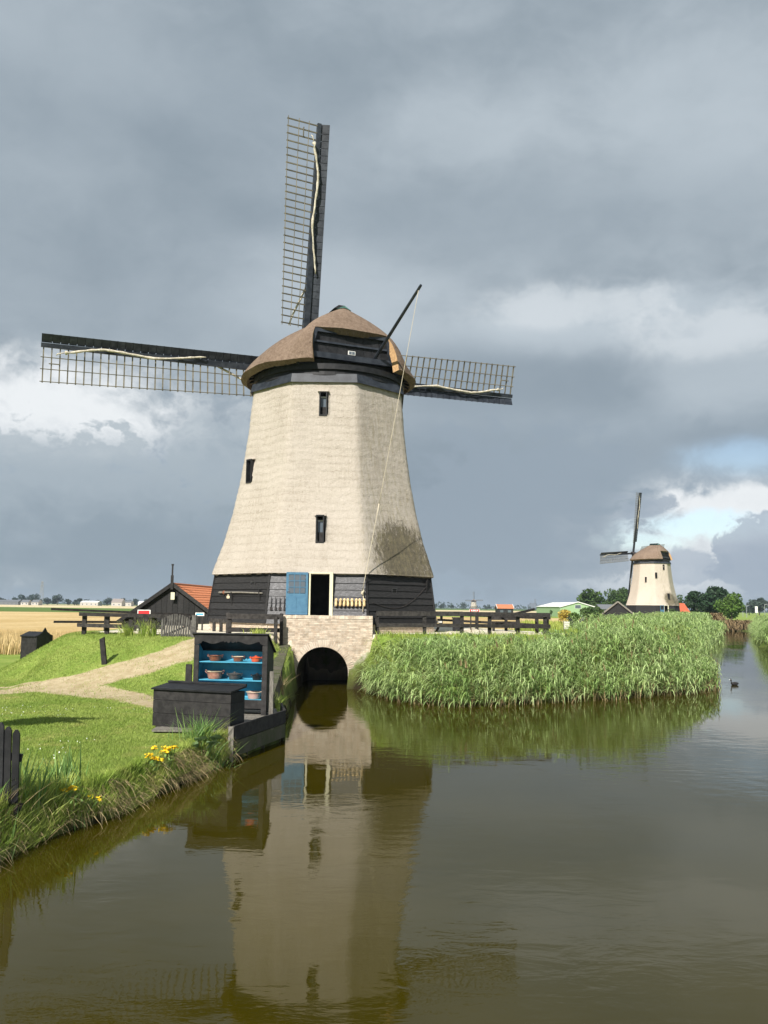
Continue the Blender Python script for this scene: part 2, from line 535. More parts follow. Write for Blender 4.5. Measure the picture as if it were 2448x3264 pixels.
def blades(base, h, w, lean, segs=2, rise=1.0, power=1.6, droop=0.0, yaw=None):
    """grass/leaf blades: base (n,3), h, w (n,), lean (n,2) horizontal reach per unit length. returns V, T"""
    n = len(base)
    h, w = np.broadcast_to(h, n), np.broadcast_to(w, n)
    if yaw is None:
        yaw = rng.uniform(0, np.pi, n)
    sx, sy = np.cos(yaw) * .5, np.sin(yaw) * .5
    lv = np.linspace(0, 1, segs + 1)
    V = np.zeros((n, 2 * segs + 1, 3), np.float32)
    for i, t in enumerate(lv):
        c = np.stack([base[:, 0] + lean[:, 0] * h * t ** power, base[:, 1] + lean[:, 1] * h * t ** power,
                      base[:, 2] + h * (rise * t - droop * t * t)], 1)
        if i < segs:
            ww = w * (1 - t ** 2)
            V[:, 2 * i] = c - np.stack([sx * ww, sy * ww, 0 * ww], 1)
            V[:, 2 * i + 1] = c + np.stack([sx * ww, sy * ww, 0 * ww], 1)
        else:
            V[:, 2 * i] = c
    tri = []
    for i in range(segs - 1):
        a = 2 * i
        tri += [(a, a + 1, a + 3), (a, a + 3, a + 2)]
    a = 2 * (segs - 1)
    tri.append((a, a + 1, a + 2))
    T = (np.arange(n)[:, None, None] * (2 * segs + 1) + np.array(tri)[None]).reshape(-1, 3)
    return V.reshape(-1, 3), T


def merge(parts):
    Vs, Ts, o = [], [], 0
    for V, T in parts:
        Vs.append(V)
        Ts.append(T + o)
        o += len(V)
    return np.concatenate(Vs), np.concatenate(Ts)


def leaf_quads(P, size, flat=0.0):
    """randomly turned leaf faces at points P"""
    n = len(P)
    a = rng.normal(size=(n, 3))
    a /= np.linalg.norm(a, axis=1)[:, None]
    b = np.cross(a, rng.normal(size=(n, 3)))
    b /= np.linalg.norm(b, axis=1)[:, None]
    s = (size * rng.uniform(.6, 1.3, n))[:, None]
    V = np.stack([P - a * s, P - b * s * .55, P + a * s, P + b * s * .55], 1)
    return V.reshape(-1, 3), np.arange(4 * n).reshape(n, 4)


# ------------------------------------------------------------------ terrain
WATER = [(-9, -45), (-6.6, 0), (-5.7, 6), (-5.0, 10), (-4.75, 11.2), (-4.56, 12.2), (-4.4, 12.8), (-4.02, 13.5), (-3.75, 15.2), (-3.55, 16.2), (-3.3, 17.6),
         (-3.05, 18.4), (-2.38, 21.1), (-2.62, 22.7), (-3.36, 34.5), (-3.36, 38.5), (-1.34, 38.5), (-1.34, 34.5), (-0.5, 34.3), (1.0, 31.2), (2.3, 29.8),
         (4.3, 30.2), (6.0, 31.4), (8.8, 33), (11.6, 35.5), (13.6, 38.5), (23.0, 63), (52, 137), (60, 148), (66, 143), (56, 131), (31.0, 70.5), (34, 66), (44, 58), (60, 25), (60, -45)]
PLAT = [(-11.3, 33.0), (-8.4, 31.5), (-6.2, 30.9), (-4.9, 32.2), (-4.0, 34.2), (-.4, 34.3), (.6, 35.2), (7.6, 36.8), (8.6, 38.5), (4, 53), (-8, 54), (-11.5, 47), (-11.4, 38)]


def poly_dist(x, y, poly):
    d = np.full(x.shape, 1e9)
    ins = np.zeros(x.shape, bool)
    n = len(poly)
    for i in range(n):
        (x0, y0), (x1, y1) = poly[i], poly[(i + 1) % n]
        ex, ey = x1 - x0, y1 - y0
        t = np.clip(((x - x0) * ex + (y - y0) * ey) / (ex * ex + ey * ey), 0, 1)
        d = np.minimum(d, np.hypot(x - x0 - t * ex, y - y0 - t * ey))
        c = (y0 > y) != (y1 > y)
        with np.errstate(divide='ignore', invalid='ignore'):
            ins ^= c & (x < (x1 - x0) * (y - y0) / (y1 - y0 + 1e-12) + x0)
    return np.where(ins, -d, d)


def sm(t):
    t = np.clip(t, 0, 1)
    return t * t * (3 - 2 * t)


def wob(x, y, s=1.0):
    return (np.sin(x * 1.3 * s + y * .7 * s) + np.sin(x * .53 * s - y * 1.1 * s + 1.7) + .6 * np.sin(x * 2.7 * s + 2.1 * y * s + .4) + .4 * np.sin(5.1 * s * x - 3.9 * s * y)) / 3


def ground_h(x, y):
    x, y = np.asarray(x, float), np.asarray(y, float)
    dw = poly_dist(x, y, WATER) + .07 * wob(x, y, 2.3)
    dp = np.maximum(poly_dist(x, y, PLAT), 0)
    lawn = .50 + .10 * sm(dw / 5) + .03 * wob(x, y)
    far = sm((y - 44) / 30) * sm((-x + 10) / 20)
    lawn = lawn * (1 - far) + .32 * far
    right = sm((x - 6) / 6) * sm((y - 34) / 6)
    lawn = lawn + right * .35 * sm((600 - y) / 400)
    w = 6.2 - 2.2 * sm((x + 1) / 2) - 2.6 * sm((-x - 11.0) / 1.5)
    m = 1 - sm(dp / w)
    land = lawn + (2.13 - lawn) * m + .025 * wob(x, y, 1.7) * sm(dp / 1.5)
    wing = .78 + (y - 22.7) / 11.8 * .88
    cut = sm((x + 6.2) / 1.5) * ((y > 22.5) & (y < 34.5) & (x < -2.4))
    land = np.where(cut > 0, land * (1 - cut) + cut * np.minimum(land, wing - .04 + np.maximum(0, dw - .55) * .75), land)
    edge = sm((x + 3.9) / .4) * sm((y - 22) / 1.0) * sm((-x + .5) / .4)      # steep beside the masonry
    slope = 2.6 + 9 * edge
    bank = np.where(dw < 0, -.12 + dw * 1.6, -.12 + dw * slope)
    return np.maximum(np.minimum(land, bank), -1.3)


def ground_z(x, y):
    return float(ground_h(np.array([x]), np.array([y]))[0])


def ground_at(px, py, y0=8, y1=60):
    """first hit of a pixel's ray with the terrain"""
    d = ray(px, py)
    ys = np.linspace(y0, y1, 1200)
    X, Z = d.x / d.y * ys, EYE + d.z / d.y * ys
    hit = np.nonzero(Z < ground_h(X, ys))[0]
    i = hit[0] if len(hit) else len(ys) - 1
    return Vector((X[i], ys[i], ground_z(X[i], ys[i])))


def line_mask(x, y, pts, w):
    d = np.full(x.shape, 1e9)
    for (x0, y0, w0), (x1, y1, w1) in zip(pts[:-1], pts[1:]):
        ex, ey = x1 - x0, y1 - y0
        t = np.clip(((x - x0) * ex + (y - y0) * ey) / (ex * ex + ey * ey), 0, 1)
        d = np.minimum(d, np.hypot(x - x0 - t * ex, y - y0 - t * ey) / (w0 + (w1 - w0) * t))
    return d


def px_line(pts):
    out = []
    for px, py, w in pts:
        g = ground_at(px, py)
        out.append((g.x, g.y, w))
    return out


PATH_A = [(-26, 26.5, 1.3)] + px_line([(0, 2208, .75), (160, 2190, .72), (300, 2165, .75), (420, 2135, .7), (530, 2098, .75), (610, 2070, .8)])
PATH_A += [(-5.9, 30.0, .8), (-5.6, 33, 1.0)]
PATH_B = px_line([(120, 2200, .5), (260, 2206, .7), (400, 2222, .75), (480, 2235, .7)]) + [(-4.6, 22.2, .8)]
PATH_C = px_line([(0, 2192, .25), (110, 2180, .22), (280, 2150, .2), (400, 2112, .2)])


def masks(x, y):
    a = np.minimum(line_mask(x, y, PATH_A, 1), line_mask(x, y, PATH_B, 1))
    a = np.minimum(a, line_mask(x, y, PATH_C, 1) + .25)
    path = 1 - sm((a + .22 * wob(x, y, 3.1) - .72) / .5)
    dp = poly_dist(x, y, PLAT)
    shell = 1 - sm((dp + .3 + .12 * wob(x, y, 2.6)) / .25)
    dw = poly_dist(x, y, WATER)
    mud = 1 - sm((dw - .02) / .14)
    return path, shell, mud


def axis(lo, hi, step, end0, end1, g):
    a = list(np.arange(lo, hi + 1e-6, step))
    s, v = step, a[-1]
    while v < end1:
        s *= g
        v += s
        a.append(v)
    s, v, b = step, a[0], []
    while v > end0:
        s *= g
        v -= s
        b.append(v)
    return np.array(b[::-1] + a)


def make_ground():
    xs = axis(-16, 17, .2, -6000, 6000, 1.13)
    ys = axis(8, 47, .2, -300, 9000, 1.10)
    X, Y = np.meshgrid(xs, ys)
    Z = ground_h(X, Y)
    V = np.stack([X.ravel(), Y.ravel(), Z.ravel()], 1)
    ny, nx = X.shape
    i = np.arange(ny * nx).reshape(ny, nx)
    T = np.stack([i[:-1, :-1].ravel(), i[:-1, 1:].ravel(), i[1:, 1:].ravel(), i[1:, :-1].ravel()], 1)
    p, s, mu = masks(X.ravel(), Y.ravel())
    m = bpy.data.materials.new('ground')
    MATS['ground'] = m
    m.use_nodes = True
    t = NT(m.node_tree)
    b = m.node_tree.nodes['Principled BSDF']
    P = t.node('ShaderNodeNewGeometry').outputs['Position']
    at = t.node('ShaderNodeVertexColor', layer_name='surface')
    sp = t.node('ShaderNodeSeparateColor')
    t.l.new(at.outputs[0], sp.inputs[0])
    g = t.mix(t.ramp(t.noise(P, .8, 7, .65), .35, .68), (.185, .27, .048), (.30, .365, .09))
    g = t.mix(t.math('MULTIPLY', t.ramp(t.noise(P, 9, 5, .7), .45, .7), .5), g, (.095, .165, .026))
    g = t.mix(t.math('MULTIPLY', t.ramp(t.noise(P, 2.3, 6, .7), .56, .74), .6), g, (.30, .27, .085))
    d = t.mix(t.ramp(t.noise(P, 3, 8, .7), .3, .7), (.36, .285, .165), (.50, .42, .275))
    d = t.mix(t.math('MULTIPLY', t.ramp(t.noise(P, 16, 5, .7), .5, .75), .6), d, (.25, .19, .10))
    d = t.mix(t.math('MULTIPLY', t.ramp(t.noise(P, 1.4, 6, .7), .55, .7), .55), d, (.27, .25, .09))
    sh = t.mix(t.ramp(t.noise(P, 1.1, 7, .6), .35, .7), (.74, .69, .57), (.62, .53, .38))
    edge = t.math('ADD', sp.outputs[0], t.math('MULTIPLY', t.math('SUBTRACT', t.noise(P, 7, 6, .75), .5), .8))
    col = t.mix(t.ramp(edge, .3, .7), g, d)
    edge = t.math('ADD', sp.outputs[1], t.math('MULTIPLY', t.math('SUBTRACT', t.noise(P, 6, 5, .7), .5), .6))
    col = t.mix(t.ramp(edge, .35, .65), col, sh)
    col = t.mix(sp.outputs[2], col, (.028, .022, .012))
    t.put(b.inputs['Base Color'], col)
    b.inputs['Roughness'].default_value = .95
    b.inputs['Specular IOR Level'].default_value = .1
    bn = t.node('ShaderNodeBump')
    bn.inputs['Distance'].default_value = .05
    t.put(bn.inputs['Height'], t.noise(P, 14, 6, .7))
    t.l.new(bn.outputs[0], b.inputs['Normal'])
    o = nmesh('ground', V, T, 'ground', smooth=True)
    ca = o.data.color_attributes.new('surface', 'FLOAT_COLOR', 'POINT')
    ca.data.foreach_set('color', np.stack([p, s, mu, np.ones_like(p)], 1).astype(np.float32).ravel())
    struct(o)


make_ground()


def make_water():
    m = bpy.data.materials.new('water')
    MATS['water'] = m
    m.use_nodes = True
    t = NT(m.node_tree)
    t.n.clear()
    out = t.node('ShaderNodeOutputMaterial')
    P = t.node('ShaderNodeNewGeometry').outputs['Position']
    h = t.math('MULTIPLY', t.noise(t.vec('MULTIPLY', P, (1.0, 2.0, 1)), 1.5, 4, .55, .4), 1.0)
    h = t.math('ADD', h, t.math('MULTIPLY', t.noise(t.vec('MULTIPLY', P, (1.0, 2.6, 1)), 6.0, 4, .6, .3), .10))
    calm = t.ramp(t.noise(t.vec('MULTIPLY', P, (1, .6, 1)), .22, 4, .6), .38, .66, .25, 1.7)
    h = t.math('MULTIPLY', h, calm)
    bn = t.node('ShaderNodeBump')
    bn.inputs['Strength'].default_value = 1
    bn.inputs['Distance'].default_value = .0045
    t.put(bn.inputs['Height'], h)
    fr = t.node('ShaderNodeFresnel')
    fr.inputs[0].default_value = 1.39
    t.l.new(bn.outputs[0], fr.inputs[1])
    df = t.node('ShaderNodeBsdfDiffuse')
    t.put(df.inputs[0], t.mix(t.ramp(t.noise(P, .4, 4), .3, .7), (.033, .027, .0012), (.040, .032, .002)))
    gl = t.node('ShaderNodeBsdfGlossy')
    gl.inputs['Roughness'].default_value = .015
    t.l.new(bn.outputs[0], gl.inputs['Normal'])
    fac = t.math('MULTIPLY', fr.outputs[0], 1.0, clamp=True)
    mx = t.node('ShaderNodeMixShader')
    t.put(mx.inputs[0], fac)
    t.l.new(df.outputs[0], mx.inputs[1])
    t.l.new(gl.outputs[0], mx.inputs[2])
    t.l.new(mx.outputs[0], out.inputs[0])
    mb = MB()
    mb.add([(-60, -60, 0), (160, -60, 0), (160, 220, 0), (-60, 220, 0)], [(0, 1, 2, 3)])
    struct(mb.build('water', 'water'))


make_water()


def make_fields():
    def sheet_mat(name, a, b, row, sc=.05):
        m = bpy.data.materials.new(name)
        MATS[name] = m
        m.use_nodes = True
        t = NT(m.node_tree)
        bs = m.node_tree.nodes['Principled BSDF']
        P = t.node('ShaderNodeNewGeometry').outputs['Position']
        f = t.ramp(t.noise(t.vec('MULTIPLY', P, (1, row, 1)), sc, 6, .6), .35, .65)
        c = t.mix(f, a, b)
        c = t.mix(t.math('MULTIPLY', t.ramp(t.noise(t.vec('MULTIPLY', P, (1, .35, 1)), 2.2, 5, .7), .45, .7), .4), c, tuple(q * .62 for q in a))
        t.put(bs.inputs['Base Color'], c)
        bs.inputs['Roughness'].default_value = .95
        bs.inputs['Specular IOR Level'].default_value = .05
        bn = t.node('ShaderNodeBump')
        bn.inputs['Distance'].default_value = .25
        t.put(bn.inputs['Height'], t.noise(t.vec('MULTIPLY', P, (1.4, .7, 1)), 1.5, 5, .7))
        t.l.new(bn.outputs[0], bs.inputs['Normal'])

    sheet_mat('wheat_sheet', (.50, .36, .16), (.62, .475, .25), .5, .08)
    sheet_mat('wheat_far', (.60, .49, .29), (.66, .56, .36), 2, .02)
    sheet_mat('crop_green', (.10, .165, .04), (.135, .20, .055), 1.5, .04)
    sheet_mat('crop_dark', (.05, .09, .035), (.07, .11, .045), 1.5, .04)

    def field(name, m, pts, z, thick=.0):
        mb = MB()
        n = len(pts)
        if thick:
            mb.prism(pts, z - thick, z, lambda a, b, d: (a, b, d))
        else:
            mb.add([(x, y, z) for x, y in pts], [tuple(range(n))])
        return struct(mb.build(name, m))

    field('wheat_field', 'wheat_sheet', [(-400, 62), (-60, 62), (-14, 62), (18, 66), (30, 92), (54, 210), (-500, 210)], 1.0, .75)
    field('crop_field', 'crop_green', [(-700, 212), (55, 212), (160, 480), (-900, 480)], .62, .2)
    field('wheat_strip', 'wheat_far', [(-1500, 482), (165, 482), (330, 900), (-1500, 900)], .66, .2)
    field('pasture', 'crop_green', [(-3000, 905), (340, 905), (700, 1700), (-3000, 1700)], .70, .2)
    field('far_wheat_field', 'wheat_far', [(-3000, 1000), (-300, 1000), (-330, 1250), (-3000, 1250)], .85, .1)
    field('meadow', 'crop_dark', [(-5000, 1702), (900, 1702), (2200, 5200), (-5000, 5200)], .72, .2)
    # standing wheat along the near edge of the field
    n = 42000
    u = rng.uniform(0, 1, n) ** 1.5
    y = 41.5 + u * 24
    x = rng.uniform(-46, -13.5, n)
    z = ground_h(x, y)
    keep = (poly_dist(x, y, PLAT) > 6.2) & (y > 43.5 - .12 * (x + 13) + .6 * wob(x, y, .8))
    b = np.stack([x, y, z], 1)[keep]
    k = len(b)
    V, T = blades(b, rng.uniform(.62, .98, k), rng.uniform(.03, .06, k), rng.normal(0, .14, (k, 2)), 2)
    stuff(nmesh('wheat', V, T, 'wheat'), 'ripe golden wheat standing along the near field edge at left', 'wheat')


make_fields()

# ------------------------------------------------------------------ windmills
T8 = math.tan(math.pi / 8)
PROF = [(2.42, 4.97), (2.62, 4.93), (3.28, 4.70), (4.12, 4.45), (5.39, 4.14), (6.87, 3.86), (8.8, 3.62), (10.95, 3.43)]


def prof_a(z):
    zs, As = zip(*PROF)
    return float(np.interp(z, zs, As))


def prof_s(z):
    """smoothed thatch profile"""
    return sum(prof_a(z + d) for d in (-.5, -.25, 0, .25, .5)) / 5 if 3.0 < z < 10.4 else prof_a(z)


def oct_pt(face, x, a, z):
    """point on facet `face` (0 faces -Y, counted counter-clockwise seen from above), x along the facet"""
    r = face * math.pi / 4
    c, s = math.cos(r), math.sin(r)
    return Vector((x * c + a * s, x * s - a * c, z))


def shell(grid, keep, thick, inward):
    """thick skin over a grid of points (rows of columns); boundary rim gets material 1"""
    nr, nc = len(grid), len(grid[0])
    mb = MB()
    nrm = [[None] * nc for _ in range(nr)]
    for i in range(nr):
        for j in range(nc):
            a = grid[i][min(j + 1, nc - 1)] - grid[i][max(j - 1, 0)]
            b = grid[min(i + 1, nr - 1)][j] - grid[max(i - 1, 0)][j]
            n = a.cross(b)
            n = n.normalized() if n.length > 1e-7 else Vector((0, 0, 1))
            nrm[i][j] = n if n.dot(inward(grid[i][j])) < 0 else -n
    top = [p for r in grid for p in r]
    bot = [grid[i][j] - nrm[i][j] * thick for i in range(nr) for j in range(nc)]
    q = {}
    fs = []
    for i in range(nr - 1):
        for j in range(nc - 1):
            if keep(i, j):
                f = (i * nc + j, i * nc + j + 1, (i + 1) * nc + j + 1, (i + 1) * nc + j)
                fs.append(f)
                for k in range(4):
                    e = (f[k], f[(k + 1) % 4])
                    q[e] = 1
    n = len(top)
    rim = [(a, b, b + n, a + n) for (a, b) in q if (b, a) not in q]
    return mb, top + bot, fs, [tuple(v + n for v in f[::-1]) for f in fs], rim


def make_sail(parent, full):
    """one sail in its own frame: x towards the lattice, z along the stock, y to the wind. Length 12.84 m"""
    Rr = 12.84
    weather = lambda r: R(18 - 13 * (r - 2) / (Rr - 2))
    st = MB()
    st.hexa([(-.17, -.17, 0), (.17, -.17, 0), (.17, .17, 0), (-.17, .17, 0), (-.10, -.10, Rr), (.10, -.10, Rr), (.10, .10, Rr), (-.10, .10, Rr)])
    sail = st.build('sail', 'sail_black', parent)
    N = 29
    zs = [2.45 + (Rr - .12 - 2.45) * i / (N - 1) for i in range(N)]
    wid = lambda r: 1.50 + .22 * (r - 2.4) / (Rr - 2.4)
    dirv = lambda r: Vector((math.cos(weather(r)), math.sin(weather(r)), 0))
    lt = MB()
    for i, z in enumerate(zs):
        d = dirv(z)
        m = MB()
        m.beam(Vector((0, 0, z)) - d * .1, Vector((0, 0, z)) + d * (wid(z) + .05), .06, .058, (0, 0, 1))
        if full:
            m.build('lath', 'lath', sail)
        else:
            lt.v, lt.f, lt.mi = lt.v, lt.f, lt.mi
            lt.add(m.v, m.f)
    for fr in (1, .655, .33):
        m = MB()
        pts = [Vector((0, .03, z)) + dirv(z) * (wid(z) * fr) for z in zs]
        pts[0].z -= .12
        pts[-1].z += .12
        m.tube(pts, .026, 4)
        if full:
            m.build('hem_lath', 'lath', sail)
        else:
            lt.add(m.v, m.f)
    if not full:
        lt.build('lattice', 'lath', sail)
    # leading boards: a hollow board between each pair of bars, with a batten on every bar
    bd = MB()
    for i in range(N - 1):
        z0, z1 = zs[i] + .0, zs[i + 1] + (.12 if i == N - 2 else 0)
        w0, w1 = (-.60 + .10 * (z0 - 2.4) / Rr), (-.60 + .10 * (z1 - 2.4) / Rr)
        m = MB()
        ins = (-.13, -.02)
        m.hexa([(w0, .16, z0 + .012), (ins[0], -.02, z0 + .012), (ins[0], .02, z0 + .012), (w0, .20, z0 + .012),
                (w1, .16, z1 - .012), (ins[0], -.02, z1 - .012), (ins[0], .02, z1 - .012), (w1, .20, z1 - .012)])
        if full:
            m.build('leading_board', 'sail_black', sail)
        else:
            bd.add(m.v, m.f)
        if full:
            b = MB()
            b.hexa([(w0 - .01, .09, z0 - .03), (ins[0] - .08, -.09, z0 - .03), (ins[0] - .08, .01, z0 - .03), (w0 - .01, .16, z0 - .03),
                    (w0 - .01, .09, z0 + .03), (ins[0] - .08, -.09, z0 + .03), (ins[0] - .08, .01, z0 + .03), (w0 - .01, .16, z0 + .03)])
            b.build('batten', 'sail_black', sail)
    if not full:
        bd.build('leading_board', 'sail_black', sail)
    # furled cloth twisted along the stock, made fast in a few places
    m = MB()
    kn = [(.28, 11.75), (.22, 11.4), (.02, 10.6), (-.06, 10.0), (-.02, 9.2), (.05, 8.3), (.10, 7.75), (.02, 7.0), (-.10, 6.2), (-.22, 5.5), (-.26, 5.0)]
    pts, rr = [], []
    for (a0, z0), (a1, z1) in zip(kn[:-1], kn[1:]):
        for k in range(3):
            t = k / 3
            pts.append(Vector((a0 + (a1 - a0) * t, .25 + .04 * math.sin(k * 2.1 + z0), z0 + (z1 - z0) * t)))
            rr.append((.060 if z0 > 7.7 else .045) * (1 + .25 * math.sin(5 * z0 + 2 * k)))
    rr[0] = .11
    rr[-1] = .03
    m.tube(pts, rr, 7)
    m.tube([(.28, .2, 11.8), (.36, .16, 12.1), (.42, .1, 12.15)], .03, 5)
    m.build('sailcloth', 'cloth', sail, smooth=True)
    if full:
        m = MB()
        m.tube([(.06, -.12, 4.6), (.35, -.05, 3.9), (.75, .02, 3.0), (.95, .05, 2.4)], [.05, .06, .05, .03], 6)
        m.build('loose_sailcloth', 'cloth', sail, smooth=True)
    # short repair bar near the tip
    m = MB()
    m.beam(Vector((0, .05, zs[-3])) + dirv(zs[-3]) * (wid(12) * .5), Vector((0, .05, zs[-1] - .25)) + dirv(12.5) * (wid(12.5) * .5), .05, .05, (0, 1, 0))
    m.build('repair_lath', 'lath', sail)
    return sail


def copy_tree(o, parent):
    c = o.copy()
    C.objects.link(c)
    c.parent = parent
    for ch in list(o.children):
        copy_tree(ch, c)
    return c


def make_mill(label, loc, rz, cap_rz, detail, thatch, thatch_cap, rotor=0.0, group='thatched drainage windmills', name='windmill'):
    full = detail == 2
    root = thing(name, label, 'windmill', loc, group, rz)
    # --- plinth
    pl = MB()
    for f in range(8):
        a0, a1 = 4.98, 4.98
        pl.hexa([oct_pt(f, -a0 * T8, a0, -.35), oct_pt(f, a0 * T8, a0, -.35), oct_pt(f, (a0 - .4) * T8, a0 - .4, -.35), oct_pt(f, -(a0 - .4) * T8, a0 - .4, -.35),
                 oct_pt(f, -a1 * T8, a1, .36), oct_pt(f, a1 * T8, a1, .36), oct_pt(f, (a1 - .4) * T8, a1 - .4, .36), oct_pt(f, -(a1 - .4) * T8, a1 - .4, .36)])
    pl.build('plinth', 'mortar' if full else 'brick', root)
    if full:     # plinth bricks of the visible sides
        m = MB()
        for f in (7, 1, 0):
            for c in range(7):
                x = -4.98 * T8 + (.12 if c % 2 else 0)
                while x < 4.98 * T8 - .1:
                    if not (f == 0 and -1.4 < x < 2.4):
                        z0 = -.14 + c * .07
                        m.hexa([oct_pt(f, x, 4.995, z0), oct_pt(f, x + .2, 4.995, z0), oct_pt(f, x + .2, 4.96, z0), oct_pt(f, x, 4.96, z0),
                                oct_pt(f, x, 4.995, z0 + .058), oct_pt(f, x + .2, 4.995, z0 + .058), oct_pt(f, x + .2, 4.96, z0 + .058), oct_pt(f, x, 4.96, z0 + .058)])
                    x += .215
        o = m.build('plinth_bricks', 'brick', root)
        o['kind'] = 'stuff'
    # --- weatherboarded foot: lapped boards, each its own piece
    nb = 8
    zb = [.36 + (2.62 - .36) * i / nb for i in range(nb + 1)]
    ab = lambda z: 5.05 - .30 * (z - .36) / 2.26
    DX0, DX1, DZ0, DZ1 = -.36, .64, .72, 2.44            # door opening in facet 0
    for f in range(8):
        fb = MB()
        for i in range(nb):
            z0, z1 = zb[i] - .02, zb[i + 1]
            spans = [(-1, 1)]
            if f == 0:
                h0 = ab(z0) * T8
                spans = [(-1, DX0 / h0), (DX1 / h0, 1)]
                if zb[i + 1] < DZ0 - .1:
                    spans = [(-1, 1)]
            for s0, s1 in spans:
                m = fb if not full else MB()
                p = []
                jig = random.uniform(-.006, .006)
                for z, out, inn in ((z0, .045 + jig, -.02), (z1, .006, -.03)):
                    a = ab(z)
                    w0, w1 = s0 * a * T8, s1 * a * T8
                    if f == 0 and spans[0] != (-1, 1):
                        w0, w1 = (w0 if s0 == -1 else DX1), (w1 if s1 == 1 else DX0)
                    e0, e1 = (.012 if s0 == -1 else 0), (.012 if s1 == 1 else 0)
                    p += [oct_pt(f, w0 + e0 - (out * T8 if e0 else 0), a + out, z), oct_pt(f, w1 - e1 + (out * T8 if e1 else 0), a + out, z), oct_pt(f, w1 - e1, a + inn, z), oct_pt(f, w0 + e0, a + inn, z)]
                m.hexa(p)
                if full and f in (0, 1, 7, 2, 6):
                    m.build('board', 'tarred_worn' if f == 0 else 'tarred', root)
                elif full:
                    fb.add(m.v, m.f)
        if fb.v:
            fb.build('weatherboarding', 'tarred', root)
        if full and f in (0, 1, 2, 6, 7):      # corner boards
            a0, a1 = ab(zb[0]) + .03, ab(zb[-1]) + .03
            cb = MB()
            cb.beam(oct_pt(f, a0 * T8, a0, zb[0]), oct_pt(f, a1 * T8, a1, zb[-1]), .09, .05, oct_pt(f + .5, 0, 1, 0))
            cb.build('corner_board', 'tarred', root)
    # --- thatched tower: courses stand a little proud of each other, corners rounded
    nrow = 130 if full else 30
    nper = 22 if full else 14
    z0, z1 = 2.42, 10.98
    wins = [(0, -.02, 9.42, .27, 1.0), (0, .02, 3.78, .27, 1.08), (7, -.9, 6.62, .30, .98), (3, 0, 6.0, .3, 1.0)] if full else \
           [(0, .6, 9.6, .27, 1.0), (0, -1.2, 7.9, .3, 1.1), (0, 1.0, 3.7, .3, 1.1), (7, -.2, 7.1, .27, 1.0)]
    grid = []
    rnd = random.Random(3)
    for i in range(nrow + 1):
        z = z0 + (z1 - z0) * i / nrow
        row = []
        for f in (4, 5, 6, 7, 0, 1, 2, 3):
            for k in range(nper):
                u = -1 + 2 * (k + .5) / nper
                a = prof_s(z)
                x = u * a * T8
                # rounded corner: pull in towards the circle near the ends of the facet
                corner = max(0, abs(u) - .84) / .16
                a2 = a - .035 * corner ** 2
                if full:
                    ang = f * math.pi / 4 + math.atan2(x, a)
                    ph = (z + .06 * math.sin(ang * 6) + .04 * math.sin(ang * 17 + z) + .025 * math.sin(ang * 41 + 2.1 * z)) / .345
                    step = (ph % 1)
                    amp = .014 + .006 * math.cos(ang + .7)
                    a2 += amp * (.5 - step) + .012 * math.sin(9 * ang + 3.1 * z) * math.sin(1.7 * z - 4 * ang) + rnd.uniform(-.005, .005)
                row.append(oct_pt(f, x, a2, z))
        row.append(row[0].copy())
        grid.append(row)

    def keep(i, j):
        f, k = divmod(j, nper)
        f = (f + 4) % 8
        z = z0 + (z1 - z0) * (i + .5) / nrow
        x = (-1 + 2 * (k + 1.0) / nper) * prof_s(z) * T8
        for wf, wx, wz, ww, wh in wins:
            if f == wf and abs(x - wx) < ww * .5 + .02 and wz - .02 < z < wz + wh + .02:
                return False
        return True

    mb, vs, fs, bt, rim = shell(grid, keep, .22, lambda p: Vector((-p.x, -p.y, 0)))
    mb.add(vs, fs + bt, 0)
    mb.add([], [])
    for r_ in rim:
        mb.f.append(r_)
        mb.mi.append(0)
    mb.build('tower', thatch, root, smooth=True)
    # --- windows let into the thatch
    for wf, wx, wz, ww, wh in wins:
        a_bot, a_top = prof_s(wz), prof_s(wz + wh)
        rzw = wf * math.pi / 4
        M = Matrix.Rotation(rzw, 4, 'Z') @ Matrix.Translation((wx, 0, 0))
        ao = -(a_bot + .02)                      # outer face of the frame at the sill
        w2 = ww / 2 + .04
        fr = MB()
        t = .05
        for (x0, x1, za, zb_) in ((-w2, -w2 + t, wz - .02, wz + wh + .03), (w2 - t, w2, wz - .02, wz + wh + .03), (-w2 + t, w2 - t, wz + wh - .03, wz + wh + .03), (-w2, w2, wz - .08, wz - .021)):
            fr.box(x0, x1, ao - .02, ao + .5, za, zb_, M)
        win = fr.build('window', 'black_paint', root)
        if full:
            p = MB()
            p.box(-w2 + t, w2 - t, ao + .26, ao + .28, wz + wh * .36, wz + wh * .78, M)
            p.build('pane', 'glass', win)
            p = MB()
            p.box(-w2 + t, w2 - t, ao + .20, ao + .30, wz - .02, wz + wh * .36, M)
            p.build('sash', 'grey_black', win)
            p = MB()
            p.box(-w2 + t, w2 - t, ao + .23, ao + .30, wz + wh * .78, wz + wh * .84, M)
            p.build('transom', 'white_paint' if wf == 0 else 'black_paint', win)
        if full:
            p = MB()
            zt_ = wz + wh + .03
            at = -(a_top + .02)
            p.hexa([(M @ Vector(q)) for q in ((-w2 - .07, at - .13, zt_ - .02), (w2 + .07, at - .13, zt_ - .02), (w2 + .12, at + .3, zt_), (-w2 - .12, at + .3, zt_),
                    (-w2 - .02, at - .10, zt_ + .06), (w2 + .02, at - .10, zt_ + .06), (w2 + .06, at + .3, zt_ + .16), (-w2 - .06, at + .3, zt_ + .16))])
            p.build('thatch_brow', thatch, win)
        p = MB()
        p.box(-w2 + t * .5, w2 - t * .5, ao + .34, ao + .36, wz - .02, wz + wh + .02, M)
        p.build('back_board', 'dark_inside', win)
